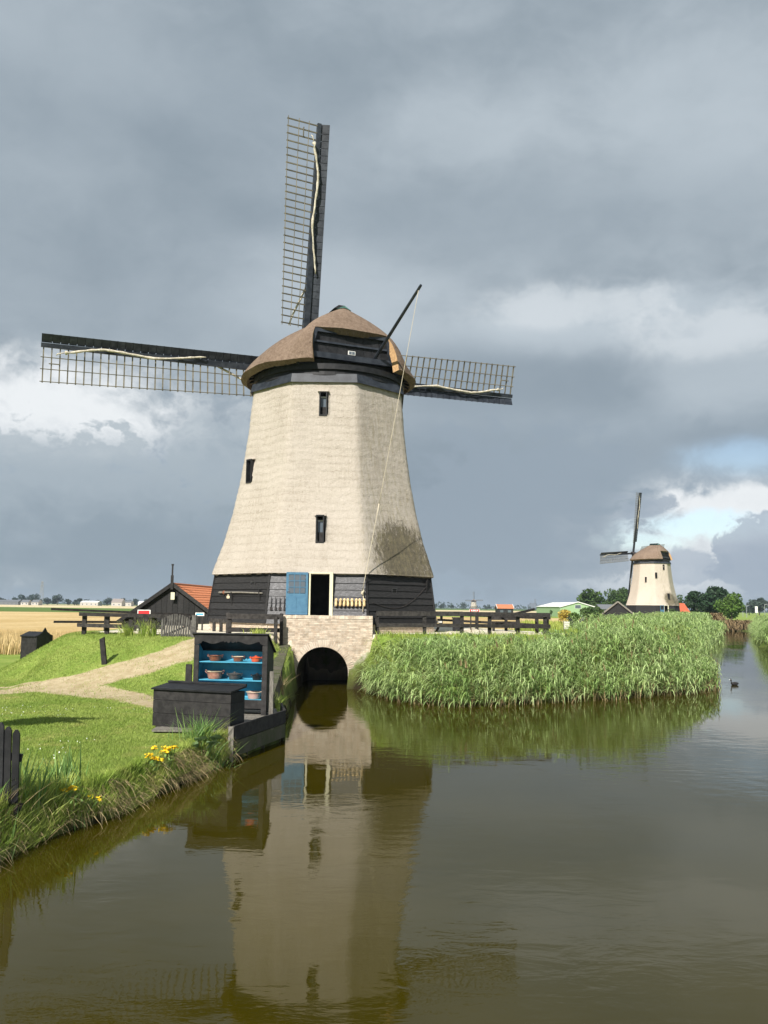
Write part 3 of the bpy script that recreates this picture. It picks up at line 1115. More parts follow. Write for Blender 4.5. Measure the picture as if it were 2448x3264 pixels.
    # --- black skirt boards on top of the tower and the curb ring below the cap
    for f in range(8):
        m = MB()
        a0, a1 = 3.56, 3.47
        m.hexa([oct_pt(f, -a0 * T8 + .008, a0, 10.86), oct_pt(f, a0 * T8 - .008, a0, 10.86), oct_pt(f, (a0 - .1) * T8, a0 - .1, 10.90), oct_pt(f, -(a0 - .1) * T8, a0 - .1, 10.90),
                oct_pt(f, -a1 * T8 + .008, a1, 11.26), oct_pt(f, a1 * T8 - .008, a1, 11.26), oct_pt(f, (a1 - .1) * T8, a1 - .1, 11.26), oct_pt(f, -(a1 - .1) * T8, a1 - .1, 11.26)])
        m.build('skirt_board', 'sail_black', root)
    m = MB()
    m.lathe([(3.2, 10.9), (3.52, 11.2), (3.50, 11.42), (3.60, 11.45), (3.60, 11.70), (3.40, 11.74), (2.2, 11.76)], 48)
    m.build('curb_ring', 'black_paint', root)
    # --- cap frame: u forward to the sails, v to the left of it seen from behind
    Mc = Matrix.Rotation(cap_rz, 4, 'Z')
    ZE, HC = 11.78, 3.15
    cp = lambda u, v, z: Mc @ Vector((v, u, ZE + z))
    RU0, RU1, TH = -1.75, .15, .60
    TJ = math.asin(2.05 / 4.18)                 # the jambs of the rear gable, as an angle off the tail

    def cap_pt(th, t):
        bu, bv = math.cos(th), math.sin(th)
        eu = bu * (4.55 if bu > 0 else 4.05)
        ev = bv * 4.18
        rgu = min(max(eu * .55, RU0), RU1)
        w = float(sm(np.array((-eu - 2.5) / .95)))
        u, v = rgu + (eu - rgu) * t, ev * (t + 1.04 * w * t * (1 - t))
        z = HC * (1 - .74 * t - .26 * t ** 5)
        if 0 < t:
            z += (.03 * math.sin(3 * th + 2 * t) + .02 * math.sin(11 * th + 5 * t) + .012 * rng.uniform(-1, 1)) * t
        return cp(u, v, z)

    ctr = cp(0, 0, .4)
    mb = MB()
    nmain, nhood, rows = (150, 26, 34) if full else (30, 6, 8)
    for th0, th1, n, tmax in ((-math.pi + TJ, math.pi - TJ, nmain, 1.0), (math.pi - TJ, math.pi + TJ, nhood, TH)):
        g = [[cap_pt(th0 + (th1 - th0) * j / n, tmax * i / rows) for j in range(n + 1)] for i in range(rows + 1)]
        if tmax < 1:
            g = [[p + (cp(0, 0, .012) - cp(0, 0, 0)) for p in r] for r in g]
        _, vs, fs, bt, rim = shell(g, lambda i, j: True, .34, lambda p: (Vector((ctr.x, ctr.y, p.z - 1.2)) - p))
        o0 = len(mb.v)
        mb.add(vs, fs + bt, 0)
        nc = n + 1
        for r_ in rim:
            c0, c1 = r_[0] % nc, r_[1] % nc
            jamb = tmax == 1 and c0 == c1 and c0 in (0, n)
            mb.f.append(tuple(v + o0 for v in r_))
            mb.mi.append(1 if jamb else 0)
    mb.build('cap', [thatch_cap, 'cut_reed'], root, smooth=False)
    # ridge capping
    m = MB()
    m.prism([(-.34, -.14), (0, .06), (.34, -.14), (0, -.04)], RU0 - .1, RU1 + .2, lambda a, b, d: cp(d, a, HC + b + .02))
    m.build('ridge_capping', 'copper_green', root)
    m = MB()
    m.prism([(-.38, -.05), (-.15, .13), (.15, .13), (.38, -.05)], RU0 + .25, RU1 + .1, lambda a, b, d: cp(d, a, HC + b + .07))
    m.build('ridge_board', 'black_paint', root)
    # rear gable: boarded wall behind posts and rails, with a small window
    gz0, gz1 = .42, 1.55
    hw = lambda z: 2.0 - .30 * (z - gz0) / (gz1 - gz0)
    gu = -2.72
    nbd = 9
    for k in range(nbd):
        s0, s1 = -1 + 2 * k / nbd, -1 + 2 * (k + 1) / nbd
        m = MB()
        m.hexa([cp(gu, s0 * hw(gz0) + .005, gz0), cp(gu, s1 * hw(gz0) - .005, gz0), cp(gu + .05, s1 * hw(gz0), gz0), cp(gu + .05, s0 * hw(gz0), gz0),
                cp(gu, s0 * hw(gz1) + .005, gz1 + .1), cp(gu, s1 * hw(gz1) - .005, gz1 + .1), cp(gu + .05, s1 * hw(gz1), gz1 + .1), cp(gu + .05, s0 * hw(gz1), gz1 + .1)])
        m.build('gable_board', 'black_paint', root)

    def gbeam(name, a, b, w, h, mt='sail_black'):
        m = MB()
        m.beam(cp(*a), cp(*b), w, h)
        return m.build(name, mt, root)

    gbeam('gable_sill', (gu - .14, -2.12, .40), (gu - .14, 2.12, .40), .22, .26)
    gbeam('gable_rail', (gu - .05, -1.8, 1.05), (gu - .05, 1.8, 1.05), .09, .08)
    gbeam('gable_lintel', (gu - .06, -1.75, 1.56), (gu - .06, 1.75, 1.56), .14, .16)
    for v in (-.66, .66):
        gbeam('gable_post', (gu - .09, v, .5), (gu - .09, v, 1.5), .12, .12)
    for sg in (-1, 1):
        gbeam('corner_post', (gu - .1, sg * 2.0, .5), (gu - .1, sg * 1.72, 1.5), .16, .16)
        gbeam('bracket', (gu - .1, sg * 1.95, .05), (gu - .1, sg * 1.95, .30), .28, .3, 'black_paint')
    # back wall under the sill
    m = MB()
    m.hexa([cp(-2.5, -2.2, -.1), cp(-2.5, 2.2, -.1), cp(-2.4, 2.2, -.1), cp(-2.4, -2.2, -.1), cp(-2.6, -2.1, .3), cp(-2.6, 2.1, .3), cp(-2.5, 2.1, .3), cp(-2.5, -2.1, .3)])
    m.build('tail_wall', 'black_paint', root)
    if full:
        m = MB()
        m.box(-.17, .17, -.03, .03, .62, .80, Mc @ Matrix.Translation((0.05, gu - .02, ZE)))
        w = m.build('gable_window', 'white_paint', root)
        for q in (-1, 1):
            m = MB()
            m.box(.01 if q > 0 else -.14, .14 if q > 0 else -.01, -.04, -.031, .645, .775, Mc @ Matrix.Translation((0.05, gu - .02, ZE)))
            m.build('pane', 'glass', w)
        # rafter feet under the eaves
        for k in range(40):
            th = 2 * math.pi * (k + .5) / 40
            if math.cos(th) < -.82:
                continue
            eu, ev = math.cos(th) * (4.3 if math.cos(th) > 0 else 3.8), math.sin(th) * 3.92
            gbeam('rafter_foot', (eu * .80, ev * .80, .10), (eu, ev, -.06), .12, .16, 'black_paint')
    # --- sails on an inclined windshaft
    TL = R(10.56)
    hub = cp(4.18, 0, 13.26 - ZE)
    ax = Mc @ Vector((0, math.cos(TL), math.sin(TL)))
    up = Mc @ Vector((0, -math.sin(TL), math.cos(TL)))
    sd = Mc @ Vector((1, 0, 0))
    m = MB()
    m.tube([hub - ax * 3.6, hub - ax * .4, hub - ax * .39, hub + ax * .45], [.26, .3, .36, .34], 12)
    m.build('windshaft', 'iron', root)
    s0 = make_sail(root, full)
    for k in range(4):
        th = math.pi / 2 + k * math.pi / 2 + rotor
        zd = sd * math.cos(th) + up * math.sin(th)
        xd = -sd * math.sin(th) + up * math.cos(th)       # lattice side
        yd = zd.cross(xd)
        o = s0 if k == 0 else copy_tree(s0, root)
        o.matrix_local = Matrix(((xd.x, yd.x, zd.x, hub.x), (xd.y, yd.y, zd.y, hub.y), (xd.z, yd.z, zd.z, hub.z), (0, 0, 0, 1)))
    # --- door
    fy = -(ab(.72) + .03)
    m = MB()
    for x0, x1 in ((DX0 + .02, DX0 + .08), (DX1 - .14, DX1)):
        m.box(x0, x1, fy - .03, fy + .12, DZ0 - .02, DZ1 - .04)
    m.box(DX0 + .02, DX1, fy - .035, fy + .12, DZ1 - .04, DZ1 + .02)
    m.build('door_frame', 'cream_paint', root)
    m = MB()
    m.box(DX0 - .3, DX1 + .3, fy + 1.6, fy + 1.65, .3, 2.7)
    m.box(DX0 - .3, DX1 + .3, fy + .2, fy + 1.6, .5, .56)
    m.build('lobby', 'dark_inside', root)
    for xx in (DX0 - .02, DX1 + .02):       # closing cheeks between the upright frame and the battered boards
        m = MB()
        m.box(xx - .02, xx + .02, fy + .05, fy + .6, .7, 2.42)
        m.build('door_reveal', 'black_paint', root)
    # leaf stands open, folded back to the left
    W, Hh = .89, 1.73
    lx, ly = DX0 - .02, fy - .045
    Md = Matrix.Translation((lx, ly, DZ0)) @ Matrix.Rotation(R(5), 4, 'Z')
    m = MB()
    m.box(-W, 0, -.04, 0, 0, .80, Md)
    m.box(-W, -W + .10, -.04, 0, .80, Hh, Md)
    m.box(-.10, 0, -.04, 0, .80, Hh, Md)
    m.box(-W + .10, -.10, -.04, 0, Hh - .10, Hh, Md)
    m.box(-W + .10, -.10, -.04, 0, .80, .86, Md)
    door = m.build('door', 'blue_paint', root)
    if full:
        pw, ph = (W - .20) / 3, (Hh - .10 - .86) / 3
        for k in (1, 2):
            m = MB()
            m.box(-W + .10 + k * pw - .014, -W + .10 + k * pw + .014, -.038, -.004, .86, Hh - .10, Md)
            m.build('glazing_bar', 'blue_paint', door)
            m = MB()
            m.box(-W + .101, -.101, -.037, -.005, .86 + k * ph - .014, .86 + k * ph + .014, Md)
            m.build('glazing_bar', 'blue_paint', door)
        for a in range(3):
            for b in range(3):
                m = MB()
                m.box(-W + .10 + a * pw + .015, -W + .10 + (a + 1) * pw - .015, -.022, -.016, .86 + b * ph + .015, .86 + (b + 1) * ph - .015, Md)
                m.build('pane', 'glass', door)
        for a in (-W + .06, -W / 2 + .02):
            m = MB()
            m.box(a, a + W / 2 - .08, -.052, -.04, .10, .70, Md)
            m.build('panel', 'blue_paint', door)
        m = MB()
        m.tube([Md @ Vector((-W + .05, -.05, .92)), Md @ Vector((-W + .05, -.09, .92)), Md @ Vector((-W + .16, -.09, .92))], .012, 6)
        m.build('handle', 'iron', door)
    return root, Mc, ZE, hub, fy


XC, YC, Z0 = -2.70, 40.6, 2.15
CAPR = R(23.62)
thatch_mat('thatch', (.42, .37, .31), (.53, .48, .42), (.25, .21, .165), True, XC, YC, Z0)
thatch_mat('thatch_cap', (.15, .105, .076), (.30, .225, .17), (.05, .035, .025), False, streak=(4, 4, 3))
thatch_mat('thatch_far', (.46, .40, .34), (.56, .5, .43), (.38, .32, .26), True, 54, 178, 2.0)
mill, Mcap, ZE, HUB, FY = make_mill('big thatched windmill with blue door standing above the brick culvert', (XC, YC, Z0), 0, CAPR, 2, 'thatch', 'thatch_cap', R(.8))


def mill_point(x, z, f=0, out=.06):
    """a point just in front of the weatherboards, in mill coordinates"""
    a = 5.05 - .30 * (z - .36) / 2.26
    return oct_pt(f, x, a + out, z)


def brake_gear():
    # brake pole out of the gable with its rope down to the foot of the mill
    base = on_y(1228, 1090, 37.6)
    tip = on_y(1338, 915, 34.6)
    L = Vector((XC, YC, Z0))
    m = MB()
    d = (tip - base).normalized()
    m.tube([base - d * 1.6 - L, tip - L, tip + d * .12 - L], [.085, .06, .055], 8)
    m.build('brake_pole', 'sail_black', mill)
    hook = L + mill_point(1.86, 1.72, 0, .16)
    a = tip - d * .1
    pts = []
    for i in range(25):
        t = i / 24
        p = a.lerp(hook, t)
        p = p + Vector((0, -.1, -.3)) * math.sin(math.pi * t) * .35
        pts.append(p - L)
    m = MB()
    m.tube(pts[:18], .011, 5)
    m.tube(pts[17:], [.024] + [.014] * (len(pts) - 18), 5)
    k = pts[-1]
    m.tube([k + Vector((0, 0, .08)), k + Vector((.03, -.02, 0)), k + Vector((-.02, -.03, -.1)), k + Vector((.03, -.02, -.18))], [.03, .06, .06, .03], 6)
    m.tube([k, k + Vector((.05, -.02, -.4)), k + Vector((.02, -.08, -.85))], .022, 5)
    m.build('brake_rope', 'rope', mill, smooth=True)
    m = MB()
    m.tube([k + Vector((0, .2, .02)), k + Vector((0, -.08, .02)), k + Vector((0, -.1, .1))], .018, 5)
    m.build('cleat', 'iron', mill)
    # thin dark tube on the right facet, standing in for the brake rope's shadow
    pts = []
    for i in range(13):
        t = i / 12
        q = mill_point(-1.75 + 3.4 * t, 1.25 + .75 * t - .55 * math.sin(math.pi * t), 1, .05)
        pts.append(q)
    m = MB()
    m.tube(pts, .014, 5)
    m.build('rope_shadow', 'iron', mill)
    for x, z, f in ((1.65, 2.0, 1), (-.4, 1.35, 7), (1.55, 1.45, 7)):
        m = MB()
        q = mill_point(x, z, f, .02)
        m.box(-.03, .03, -.08, .02, -.3, .3, Matrix.Translation(q) @ Matrix.Rotation(f * math.pi / 4, 4, 'Z') @ Matrix.Rotation(R(7), 4, 'X'))
        m.build('hook_board', 'tarred', mill)
    for x, z, f in ((.95, 1.95, 7), (-.4, 1.75, 1)):
        m = MB()
        q = mill_point(x, z, f, .03)
        Mq = Matrix.Translation(q) @ Matrix.Rotation(f * math.pi / 4, 4, 'Z') @ Matrix.Rotation(R(7), 4, 'X')
        for b in ((-.15, .15, .09, .115), (-.15, .15, -.115, -.09), (-.15, -.125, -.09, .09), (.125, .15, -.09, .09)):
            m.box(b[0], b[1], -.02, .01, b[2], b[3], Mq)
        m.build('hatch_frame', 'tarred_worn', mill)


brake_gear()


def wall_gear():
    L = Vector((XC, YC, Z0))
    # a row of wooden clogs hung beside the door
    xs = [.78 + .165 * i for i in range(8)]
    order = ['first', 'second', 'third', 'fourth', 'fifth', 'sixth', 'seventh', 'eighth']
    secs = [(0, .03, .02), (.03, .052, .045), (.10, .058, .06), (.17, .05, .052), (.24, .062, .05), (.29, .052, .035), (.33, .02, .012)]
    for i, x in enumerate(xs):
        q = L + mill_point(x, 1.08, 0, .03)
        t = thing('clog', order[i] + ' wooden clog from the door in the row on the tarred boards', 'clog', q, 'clogs hung on the mill')
        m = MB()
        vs, fs, n = [], [], 10
        for z, w, d in secs:
            for k in range(n):
                a = 2 * math.pi * k / n
                vs.append((w * math.cos(a), -.05 - d * .9 + d * math.sin(a) - .05 * max(0, (.1 - z)) / .1, z))
        for s in range(len(secs) - 1):
            for k in range(n):
                fs.append((s * n + k, s * n + (k + 1) % n, (s + 1) * n + (k + 1) % n, (s + 1) * n + k))
        fs += [tuple(range(n))[::-1], tuple((len(secs) - 1) * n + k for k in range(n))]
        m.add(vs, fs)
        Mt = Matrix.Rotation(R(random.uniform(-5, 5)), 4, 'Y')
        m.v = [tuple(Mt @ Vector(v)) for v in m.v]
        m.build('shoe', 'clog_wood', t, smooth=True)
        m = MB()
        m.lathe([(.045, 0), (.036, -.004), (.001, -.006)], 10, (0, 0, 0), Mt @ Matrix.Translation((0, -.142, .22)) @ Matrix.Rotation(R(90), 4, 'X'))
        m.build('opening', 'dark_inside', t)
    m = MB()
    p0, p1 = L + mill_point(.7, 1.05, 0, .03), L + mill_point(2.05, 1.05, 0, .03)
    m.beam(p0, p1, .05, .03)
    tag(m.build('clog_rail', 'tarred', None, p0), 'thin dark rail under the clogs on the mill wall', 'rail')
    # long pole with a bound end on the left facet
    a, b = L + mill_point(-1.35, 1.62, 7, .12), L + mill_point(1.75, 1.58, 7, .10)
    t = thing('pole', 'long wooden pole hung level on the left tarred side of the mill', 'pole', a)
    m = MB()
    m.tube([a, a.lerp(b, .5) + Vector((0, 0, .02)), b], [.04, .035, .03], 7)
    m.build('shaft', 'old_wood', t, world=True)
    m = MB()
    c = a.lerp(b, .12)
    m.tube([c - (b - a) * .02, c, c + (b - a) * .02], [.05, .09, .05], 7)
    m.build('binding', 'pot_brown', t, world=True)
    q = L + mill_point(-.75, 1.42, 7, .03)
    m = MB()
    m.lathe([(.001, -.06), (.10, -.04), (.12, .0), (.0, .01)], 14, q, None)
    m.v = [tuple(q + Matrix.Rotation(-math.pi / 4, 4, 'Z') @ (Matrix.Rotation(R(90), 4, 'X') @ (Vector(v) - q))) for v in m.v]
    tag(m.build('lantern', 'enamel_cream', None, q), 'small round pale lamp below the hung pole', 'lamp')
    # tools on the front facet left of the door
    for i in range(4):
        q = L + mill_point(-1.88 + .18 * i, 1.0, 0, .03)
        t = thing('hand_tool', ['first', 'second', 'third', 'fourth'][i] + ' iron tool from the left hung beside the blue door', 'tool', q, 'tools hung on the mill')
        m = MB()
        m.tube([(0, -.03, 0), (0, -.04, .22), (0, -.02, .42)], .016, 5)
        m.build('handle', 'tarred', t)
        m = MB()
        m.box(-.05 + .02 * (i % 2), .05, -.06, -.03, -.10, .02)
        m.build('head', 'iron', t)


wall_gear()

# ------------------------------------------------------------------ brick culvert
def make_culvert(name, label, x0, x1, yf, yb, zt, xa, r, zs, full=True, group=None):
    t = thing(name, label, 'culvert', ((x0 + x1) / 2, yf, 0), group)
    arc = [(xa + r * math.cos(math.pi * k / 24), zs + r * math.sin(math.pi * k / 24)) for k in range(25)]
    poly = [(x0, -.9), (x0, zt - .02), (x1, zt - .02), (x1, -.9), (xa + r, -.9)] + arc + [(xa - r, -.9)]
    m = MB()
    m.prism(poly, yf + .02, yb, lambda a, b, d: (a, d, b))
    m.build('core', 'mortar', t, world=True)
    ring = .27
    if full:
        m = MB()
        rg = random.Random(5)
        z, c = -.25, 0
        h = .0675
        while z < zt - .14:
            x = x0 - (.055 if c % 2 else .165)
            while x < x1:
                a, b = max(x, x0), min(x + .205 if (c // 1) % 2 == 0 or True else x + .1, x1)
                x += .216
                if b - a < .04:
                    continue
                # keep clear of the ring and the opening
                segs = [(a, b)]
                zc = z + h / 2
                lim = 0
                if zc < zs:
                    lim = r + .012
                elif zc < zs + r + ring:
                    lim = math.sqrt(max((r + ring + .01) ** 2 - (zc + (h / 2 if zc < zs + r else -h / 2) * 0 - zs) ** 2, 0))
                out = []
                for (p, q) in segs:
                    if q < xa - lim or p > xa + lim or lim == 0:
                        out.append((p, q))
                    else:
                        if p < xa - lim - .03:
                            out.append((p, xa - lim))
                        if q > xa + lim + .03:
                            out.append((xa + lim, q))
                for p, q in out:
                    j = rg.uniform(-.004, .006)
                    m.box(p, q, yf + j, yf + .04, z, z + h - .011)
            z += h
            c += 1
        o = m.build('wall_bricks', 'brick', t, world=True)
        o['kind'] = 'stuff'
        # coping of bricks on edge
        n = int((x1 - x0) / .075)
        w = (x1 - x0) / n
        m = MB()
        for k in range(n):
            m.box(x0 + k * w + .004, x0 + (k + 1) * w - .004, yf - .012 + rg.uniform(-.004, .004), yf + .28, zt - .13, zt + rg.uniform(-.004, .004))
        o = m.build('coping_bricks', 'brick', t, world=True)
        o['kind'] = 'stuff'
        nv = 44
        for k in range(nv):
            a0, a1 = math.pi * k / nv + .012, math.pi * (k + 1) / nv - .012
            m = MB()
            P = [(xa + rr * math.cos(a), yy, zs + rr * math.sin(a)) for yy in (yf - .008, yf + .2) for rr, a in ((r, a0), (r, a1), (r + ring, a1), (r + ring, a0))]
            m.hexa(P)
            m.build('arch_brick', 'brick', t, world=True)
    # barrel
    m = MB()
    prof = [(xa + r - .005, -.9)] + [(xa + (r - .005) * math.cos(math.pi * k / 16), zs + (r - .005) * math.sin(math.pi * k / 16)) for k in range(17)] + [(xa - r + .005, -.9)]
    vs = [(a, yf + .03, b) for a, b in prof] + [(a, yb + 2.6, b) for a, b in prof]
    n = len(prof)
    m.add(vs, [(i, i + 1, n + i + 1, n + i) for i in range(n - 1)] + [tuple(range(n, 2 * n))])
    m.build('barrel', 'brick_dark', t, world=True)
    return t


make_culvert('culvert', 'pale brick culvert with round arch below the blue door', -3.95, -.40, 34.5, 35.9, 2.86, -2.36, 1.02, .60)


def wing_wall():
    a_t, b_t, a_b, b_b = (-3.70, 34.49, 1.66), (-2.86, 22.7, .78), (-3.38, 34.49, -.6), (-2.60, 22.7, -.6)
    n = 14
    t = thing('wing_wall', 'sloping mossy wing wall left of the brick culvert, in shade', 'wall', ((a_b[0] + b_b[0]) / 2, 28.6, 0))
    m = MB()
    L = lambda p, q, s: Vector(p).lerp(Vector(q), s)
    p = [L(a_b, b_b, 1), L(a_b, b_b, 0), L(a_b, b_b, 0) - Vector((.9, 0, 0)), L(a_b, b_b, 1) - Vector((.7, 0, 0)),
         L(a_t, b_t, 1), L(a_t, b_t, 0), L(a_t, b_t, 0) - Vector((.34, 0, 0)), L(a_t, b_t, 1) - Vector((.34, 0, 0))]
    m.hexa(p)
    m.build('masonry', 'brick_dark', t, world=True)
    for k in range(n):                                     # coping slabs
        s0, s1 = k / n + .004, (k + 1) / n - .004
        m = MB()
        q0, q1 = L(a_t, b_t, s0), L(a_t, b_t, s1)
        e = Vector((.03, 0, 0))
        w = Vector((.36, 0, 0))
        m.hexa([q1 + e, q0 + e, q0 - w, q1 - w, q1 + e + Vector((0, 0, .05)), q0 + e + Vector((0, 0, .05)), q0 - w + Vector((0, 0, .05)), q1 - w + Vector((0, 0, .05))])
        m.build('coping_slab', 'brick_dark' if k % 4 == 3 else 'mossy_wood', t, world=True)


wing_wall()

# ------------------------------------------------------------------ timber quay with chest and cabinet
QA, QB = Vector((-3.08, 18.32, 0)), Vector((-2.34, 21.16, 0))
QC = Vector((-2.60, 22.69, 0))


def make_quay():
    t = thing('timber_quay', 'weathered timber quay of stacked planks beside the black chest', 'quay', QA)
    d = (QB - QA).normalized()
    nrm = Vector((d.y, -d.x, 0))
    for k, (z0, z1, mt) in enumerate(((.43, .73, 'grey_black'), (.10, .415, 'mossy_wood'), (-.35, .085, 'mossy_wood'))):
        for (p, q) in ((QA, QB), (QB, QC)):
            if k == 2 and p is QA:
                continue
            m = MB()
            m.beam(p + Vector((0, 0, (z0 + z1) / 2)) + nrm * .01, q + Vector((0, 0, (z0 + z1) / 2)) + nrm * .01, .055, z1 - z0)
            m.build('plank', mt, t, world=True)
    for s in (.02, .3, .62, .97):
        p = QA.lerp(QB, s) - nrm * .09
        m = MB()
        m.box(p.x - .05, p.x + .05, p.y - .05, p.y + .05, -.9, .42)
        m.build('pile', 'mossy_wood', t, world=True)
    m = MB()
    m.box(QA.x - .09, QA.x + .02, QA.y - .06, QA.y - .005, -.1, .72)
    m.build('end_post', 'old_wood', t, world=True)
    # deck planks
    y = 18.55
    while y < 22.5:
        s = (y + .08 - QA.y) / (QB.y - QA.y)
        xr = QA.x + (QB.x - QA.x) * s if s < 1 else QB.x + (QC.x - QB.x) * (y - QB.y) / (QC.y - QB.y) - .06
        m = MB()
        m.box(-4.8 + random.uniform(-.05, .05), xr - .09, y, y + .15, .56, .60)
        m.build('deck_plank', 'old_wood', t, world=True)
        y += .162


make_quay()


def make_chest():
    o = thing('chest', 'long black plank chest with sloping lid at the waterside', 'chest', (-3.98, 19.12, .60), rz=R(-20))
    W, D, Hh = .96, .60, .78
    zz = [0, .28, .56, Hh]
    for k in range(3):
        m = MB()
        m.box(-W, W, -D / 2, -D / 2 + .025, zz[k] + .004, zz[k + 1] - .004)
        m.build('front_board', 'grey_black', o)
        for sx in (-1, 1):
            m = MB()
            m.box(sx * W - (.025 if sx > 0 else 0), sx * W + (0 if sx > 0 else .025), -D / 2 + .026, D / 2 - .026, zz[k] + .003, zz[k + 1] - .003)
            m.build('end_board', 'black_paint', o)
        m = MB()
        m.box(-W, W, D / 2 - .025, D / 2, zz[k] + .003, zz[k + 1] - .003)
        m.build('back_board', 'black_paint', o)
    m = MB()
    m.hexa([(-W - .03, -D / 2 - .05, Hh), (W + .03, -D / 2 - .05, Hh), (W + .03, D / 2 + .03, Hh + .07), (-W - .03, D / 2 + .03, Hh + .07),
            (-W - .03, -D / 2 - .05, Hh + .035), (W + .03, -D / 2 - .05, Hh + .035), (W + .03, D / 2 + .03, Hh + .105), (-W - .03, D / 2 + .03, Hh + .105)])
    lid = m.build('lid', 'black_paint', o)
    m = MB()
    m.box(-W - .03, W + .03, D / 2 - .02, D / 2 + .035, Hh + .106, Hh + .145)
    m.build('hinge_strip', 'black_paint', lid)
    for x in (-.86, -.3, .3, .86):
        m = MB()
        m.box(x - .05, x + .05, -D / 2 + .05, D / 2 - .05, -.04, 0)
        m.build('skid', 'old_wood', o)


make_chest()

CAB = (-3.70, 21.28, .60)
CAB_R = R(-9)


def make_cabinet():
    o = thing('cabinet', 'black open cabinet with bright blue shelves of pots on the quay', 'cabinet', CAB, rz=CAB_R)
    W, D, Ht, Hb = .93, .56, 1.92, 1.52
    top = lambda y: Ht + (Hb - Ht) * y / D
    for sx in (-1, 1):                                     # side panels and front stiles
        m = MB()
        xo, xi = sx * W, sx * (W - .03)
        x0, x1 = min(xo, xi), max(xo, xi)
        m.hexa([(x0, .03, .06), (x1, .03, .06), (x1, D, .06), (x0, D, .06), (x0, .03, top(.03)), (x1, .03, top(.03)), (x1, D, top(D)), (x0, D, top(D))])
        m.build('side_panel', 'black_paint', o)
        m = MB()
        xi = sx * (W - .125)
        m.box(min(xo, xi), max(xo, xi), 0, .029, .0, Ht - .27)
        m.build('stile', 'grey_black', o)
        m = MB()
        xa, xb = sx * (W - .031), sx * (W - .042)
        m.hexa([(min(xa, xb), .035, .36), (max(xa, xb), .035, .36), (max(xa, xb), D - .05, .36), (min(xa, xb), D - .05, .36),
                (min(xa, xb), .035, top(.05) - .04), (max(xa, xb), .035, top(.05) - .04), (max(xa, xb), D - .05, top(D) - .04), (min(xa, xb), D - .05, top(D) - .04)])
        m.build('lining', 'cyan_paint', o)
    z = .36
    while z < Hb - .04:
        z1 = min(z + .225, Hb - .03)
        m = MB()
        m.box(-W + .032, W - .032, D - .045, D - .022, z + .002, z1 - .002)
        m.build('back_board', 'cyan_paint', o)
        z = z1
    m = MB()
    m.box(-W, W, D - .02, D, .06, Hb)
    m.build('back_panel', 'black_paint', o)
    for z in (.36, .815, 1.25):
        m = MB()
        m.box(-W + .044, W - .044, .04, D - .047, z - .022, z)
        m.build('shelf', 'cyan_paint', o)
    m = MB()
    m.box(-W + .126, W - .126, .004, .03, .15, .355)
    m.build('bottom_board', 'grey_black', o)
    # carved valance
    pts = [(-W, Ht - .005), (-W, Ht - .262)]
    xs = np.linspace(-W, W, 65)
    for x in xs:
        u = x / W
        a = abs(u)
        zv = .262 - .03 * sm(np.array((.90 - a) / .06)) if a > .80 else 0
        if a <= .80:
            zv = .175 + .065 * math.sin(math.pi * (.80 - a) / .62) ** 2 if a > .18 else .19
            if a < .18:
                zv = .165 + .05 * abs(math.sin(a / .18 * math.pi * 1.5))
        pts.append((float(x), Ht - float(zv)))
    pts += [(W, Ht - .262), (W, Ht - .005)]
    m = MB()
    m.prism(pts, -.006, .028, lambda a, b, d: (a, d, b))
    m.build('valance', 'grey_black', o)
    m = MB()
    ov = .04
    m.hexa([(-W - ov, -.05, Ht + .03), (W + ov, -.05, Ht + .03), (W + ov, D + .07, Hb - .03), (-W - ov, D + .07, Hb - .03),
            (-W - ov, -.05, Ht + .06), (W + ov, -.05, Ht + .06), (W + ov, D + .07, Hb), (-W - ov, D + .07, Hb)])
    m.v = [(x, y, z - .03) for x, y, z in m.v]
    m.build('roof', 'black_paint', o)
    for sx in (-1, 1):
        m = MB()
        x = sx * (W - .06)
        m.box(x - .05, x + .05, .03, .13, 0, .06)
        m.build('foot', 'black_paint', o)


make_cabinet()


def in_cab(x, y, z):
    return Matrix.Translation(CAB) @ Matrix.Rotation(CAB_R, 4, 'Z') @ Vector((x, y, z))


def make_pot(label, x, z, r, h, body, handles=2, lid=None, rim=None, flare=1.12):
    p = in_cab(x, .22, z)
    o = thing('cooking_pot' if h > .1 or lid else 'bowl', label, 'pot', p, None, CAB_R + R(random.uniform(-25, 25)) * 0)
    m = MB()
    m.lathe([(.001, 0), (r * .82, 0), (r * .88, h * .12), (r * .97, h * .6), (r * flare * .93, h * .93), (r * flare, h), (r * flare * .96, h), (r * .9, h * .7), (r * .75, .02), (.001, .02)], 24)
    m.build('bowl_body' if not handles else 'pot_body', body, o, smooth=True)
    if rim:
        m = MB()
        m.lathe([(r * flare * 1.01, h * .985), (r * flare * 1.02, h * 1.03), (r * flare * .95, h * 1.03), (r * flare * .93, h * .94), (r * .80, h * .5), (r * .7, .03), (.001, .025)], 24)
        m.build('rim', rim, o, smooth=True)
    for k in range(handles):
        s = -1 if k == 0 else 1
        m = MB()
        q = [(s * r * .98, 0, h * .72), (s * (r * 1.2), 0, h * .78), (s * (r * 1.34), 0, h * .98), (s * (r * 1.28), 0, h * 1.2), (s * r * 1.06, 0, h * 1.02)]
        m.tube(q, .011, 6)
        m.build('handle', body, o, smooth=True)
    if lid:
        m = MB()
        m.lathe([(r * flare * 1.02, h * 1.0), (r * .9, h * 1.12), (r * .4, h * 1.24), (.03, h * 1.27), (.022, h * 1.34), (.035, h * 1.42), (.001, h * 1.46)], 20)
        m.build('lid', lid, o, smooth=True)
    return o


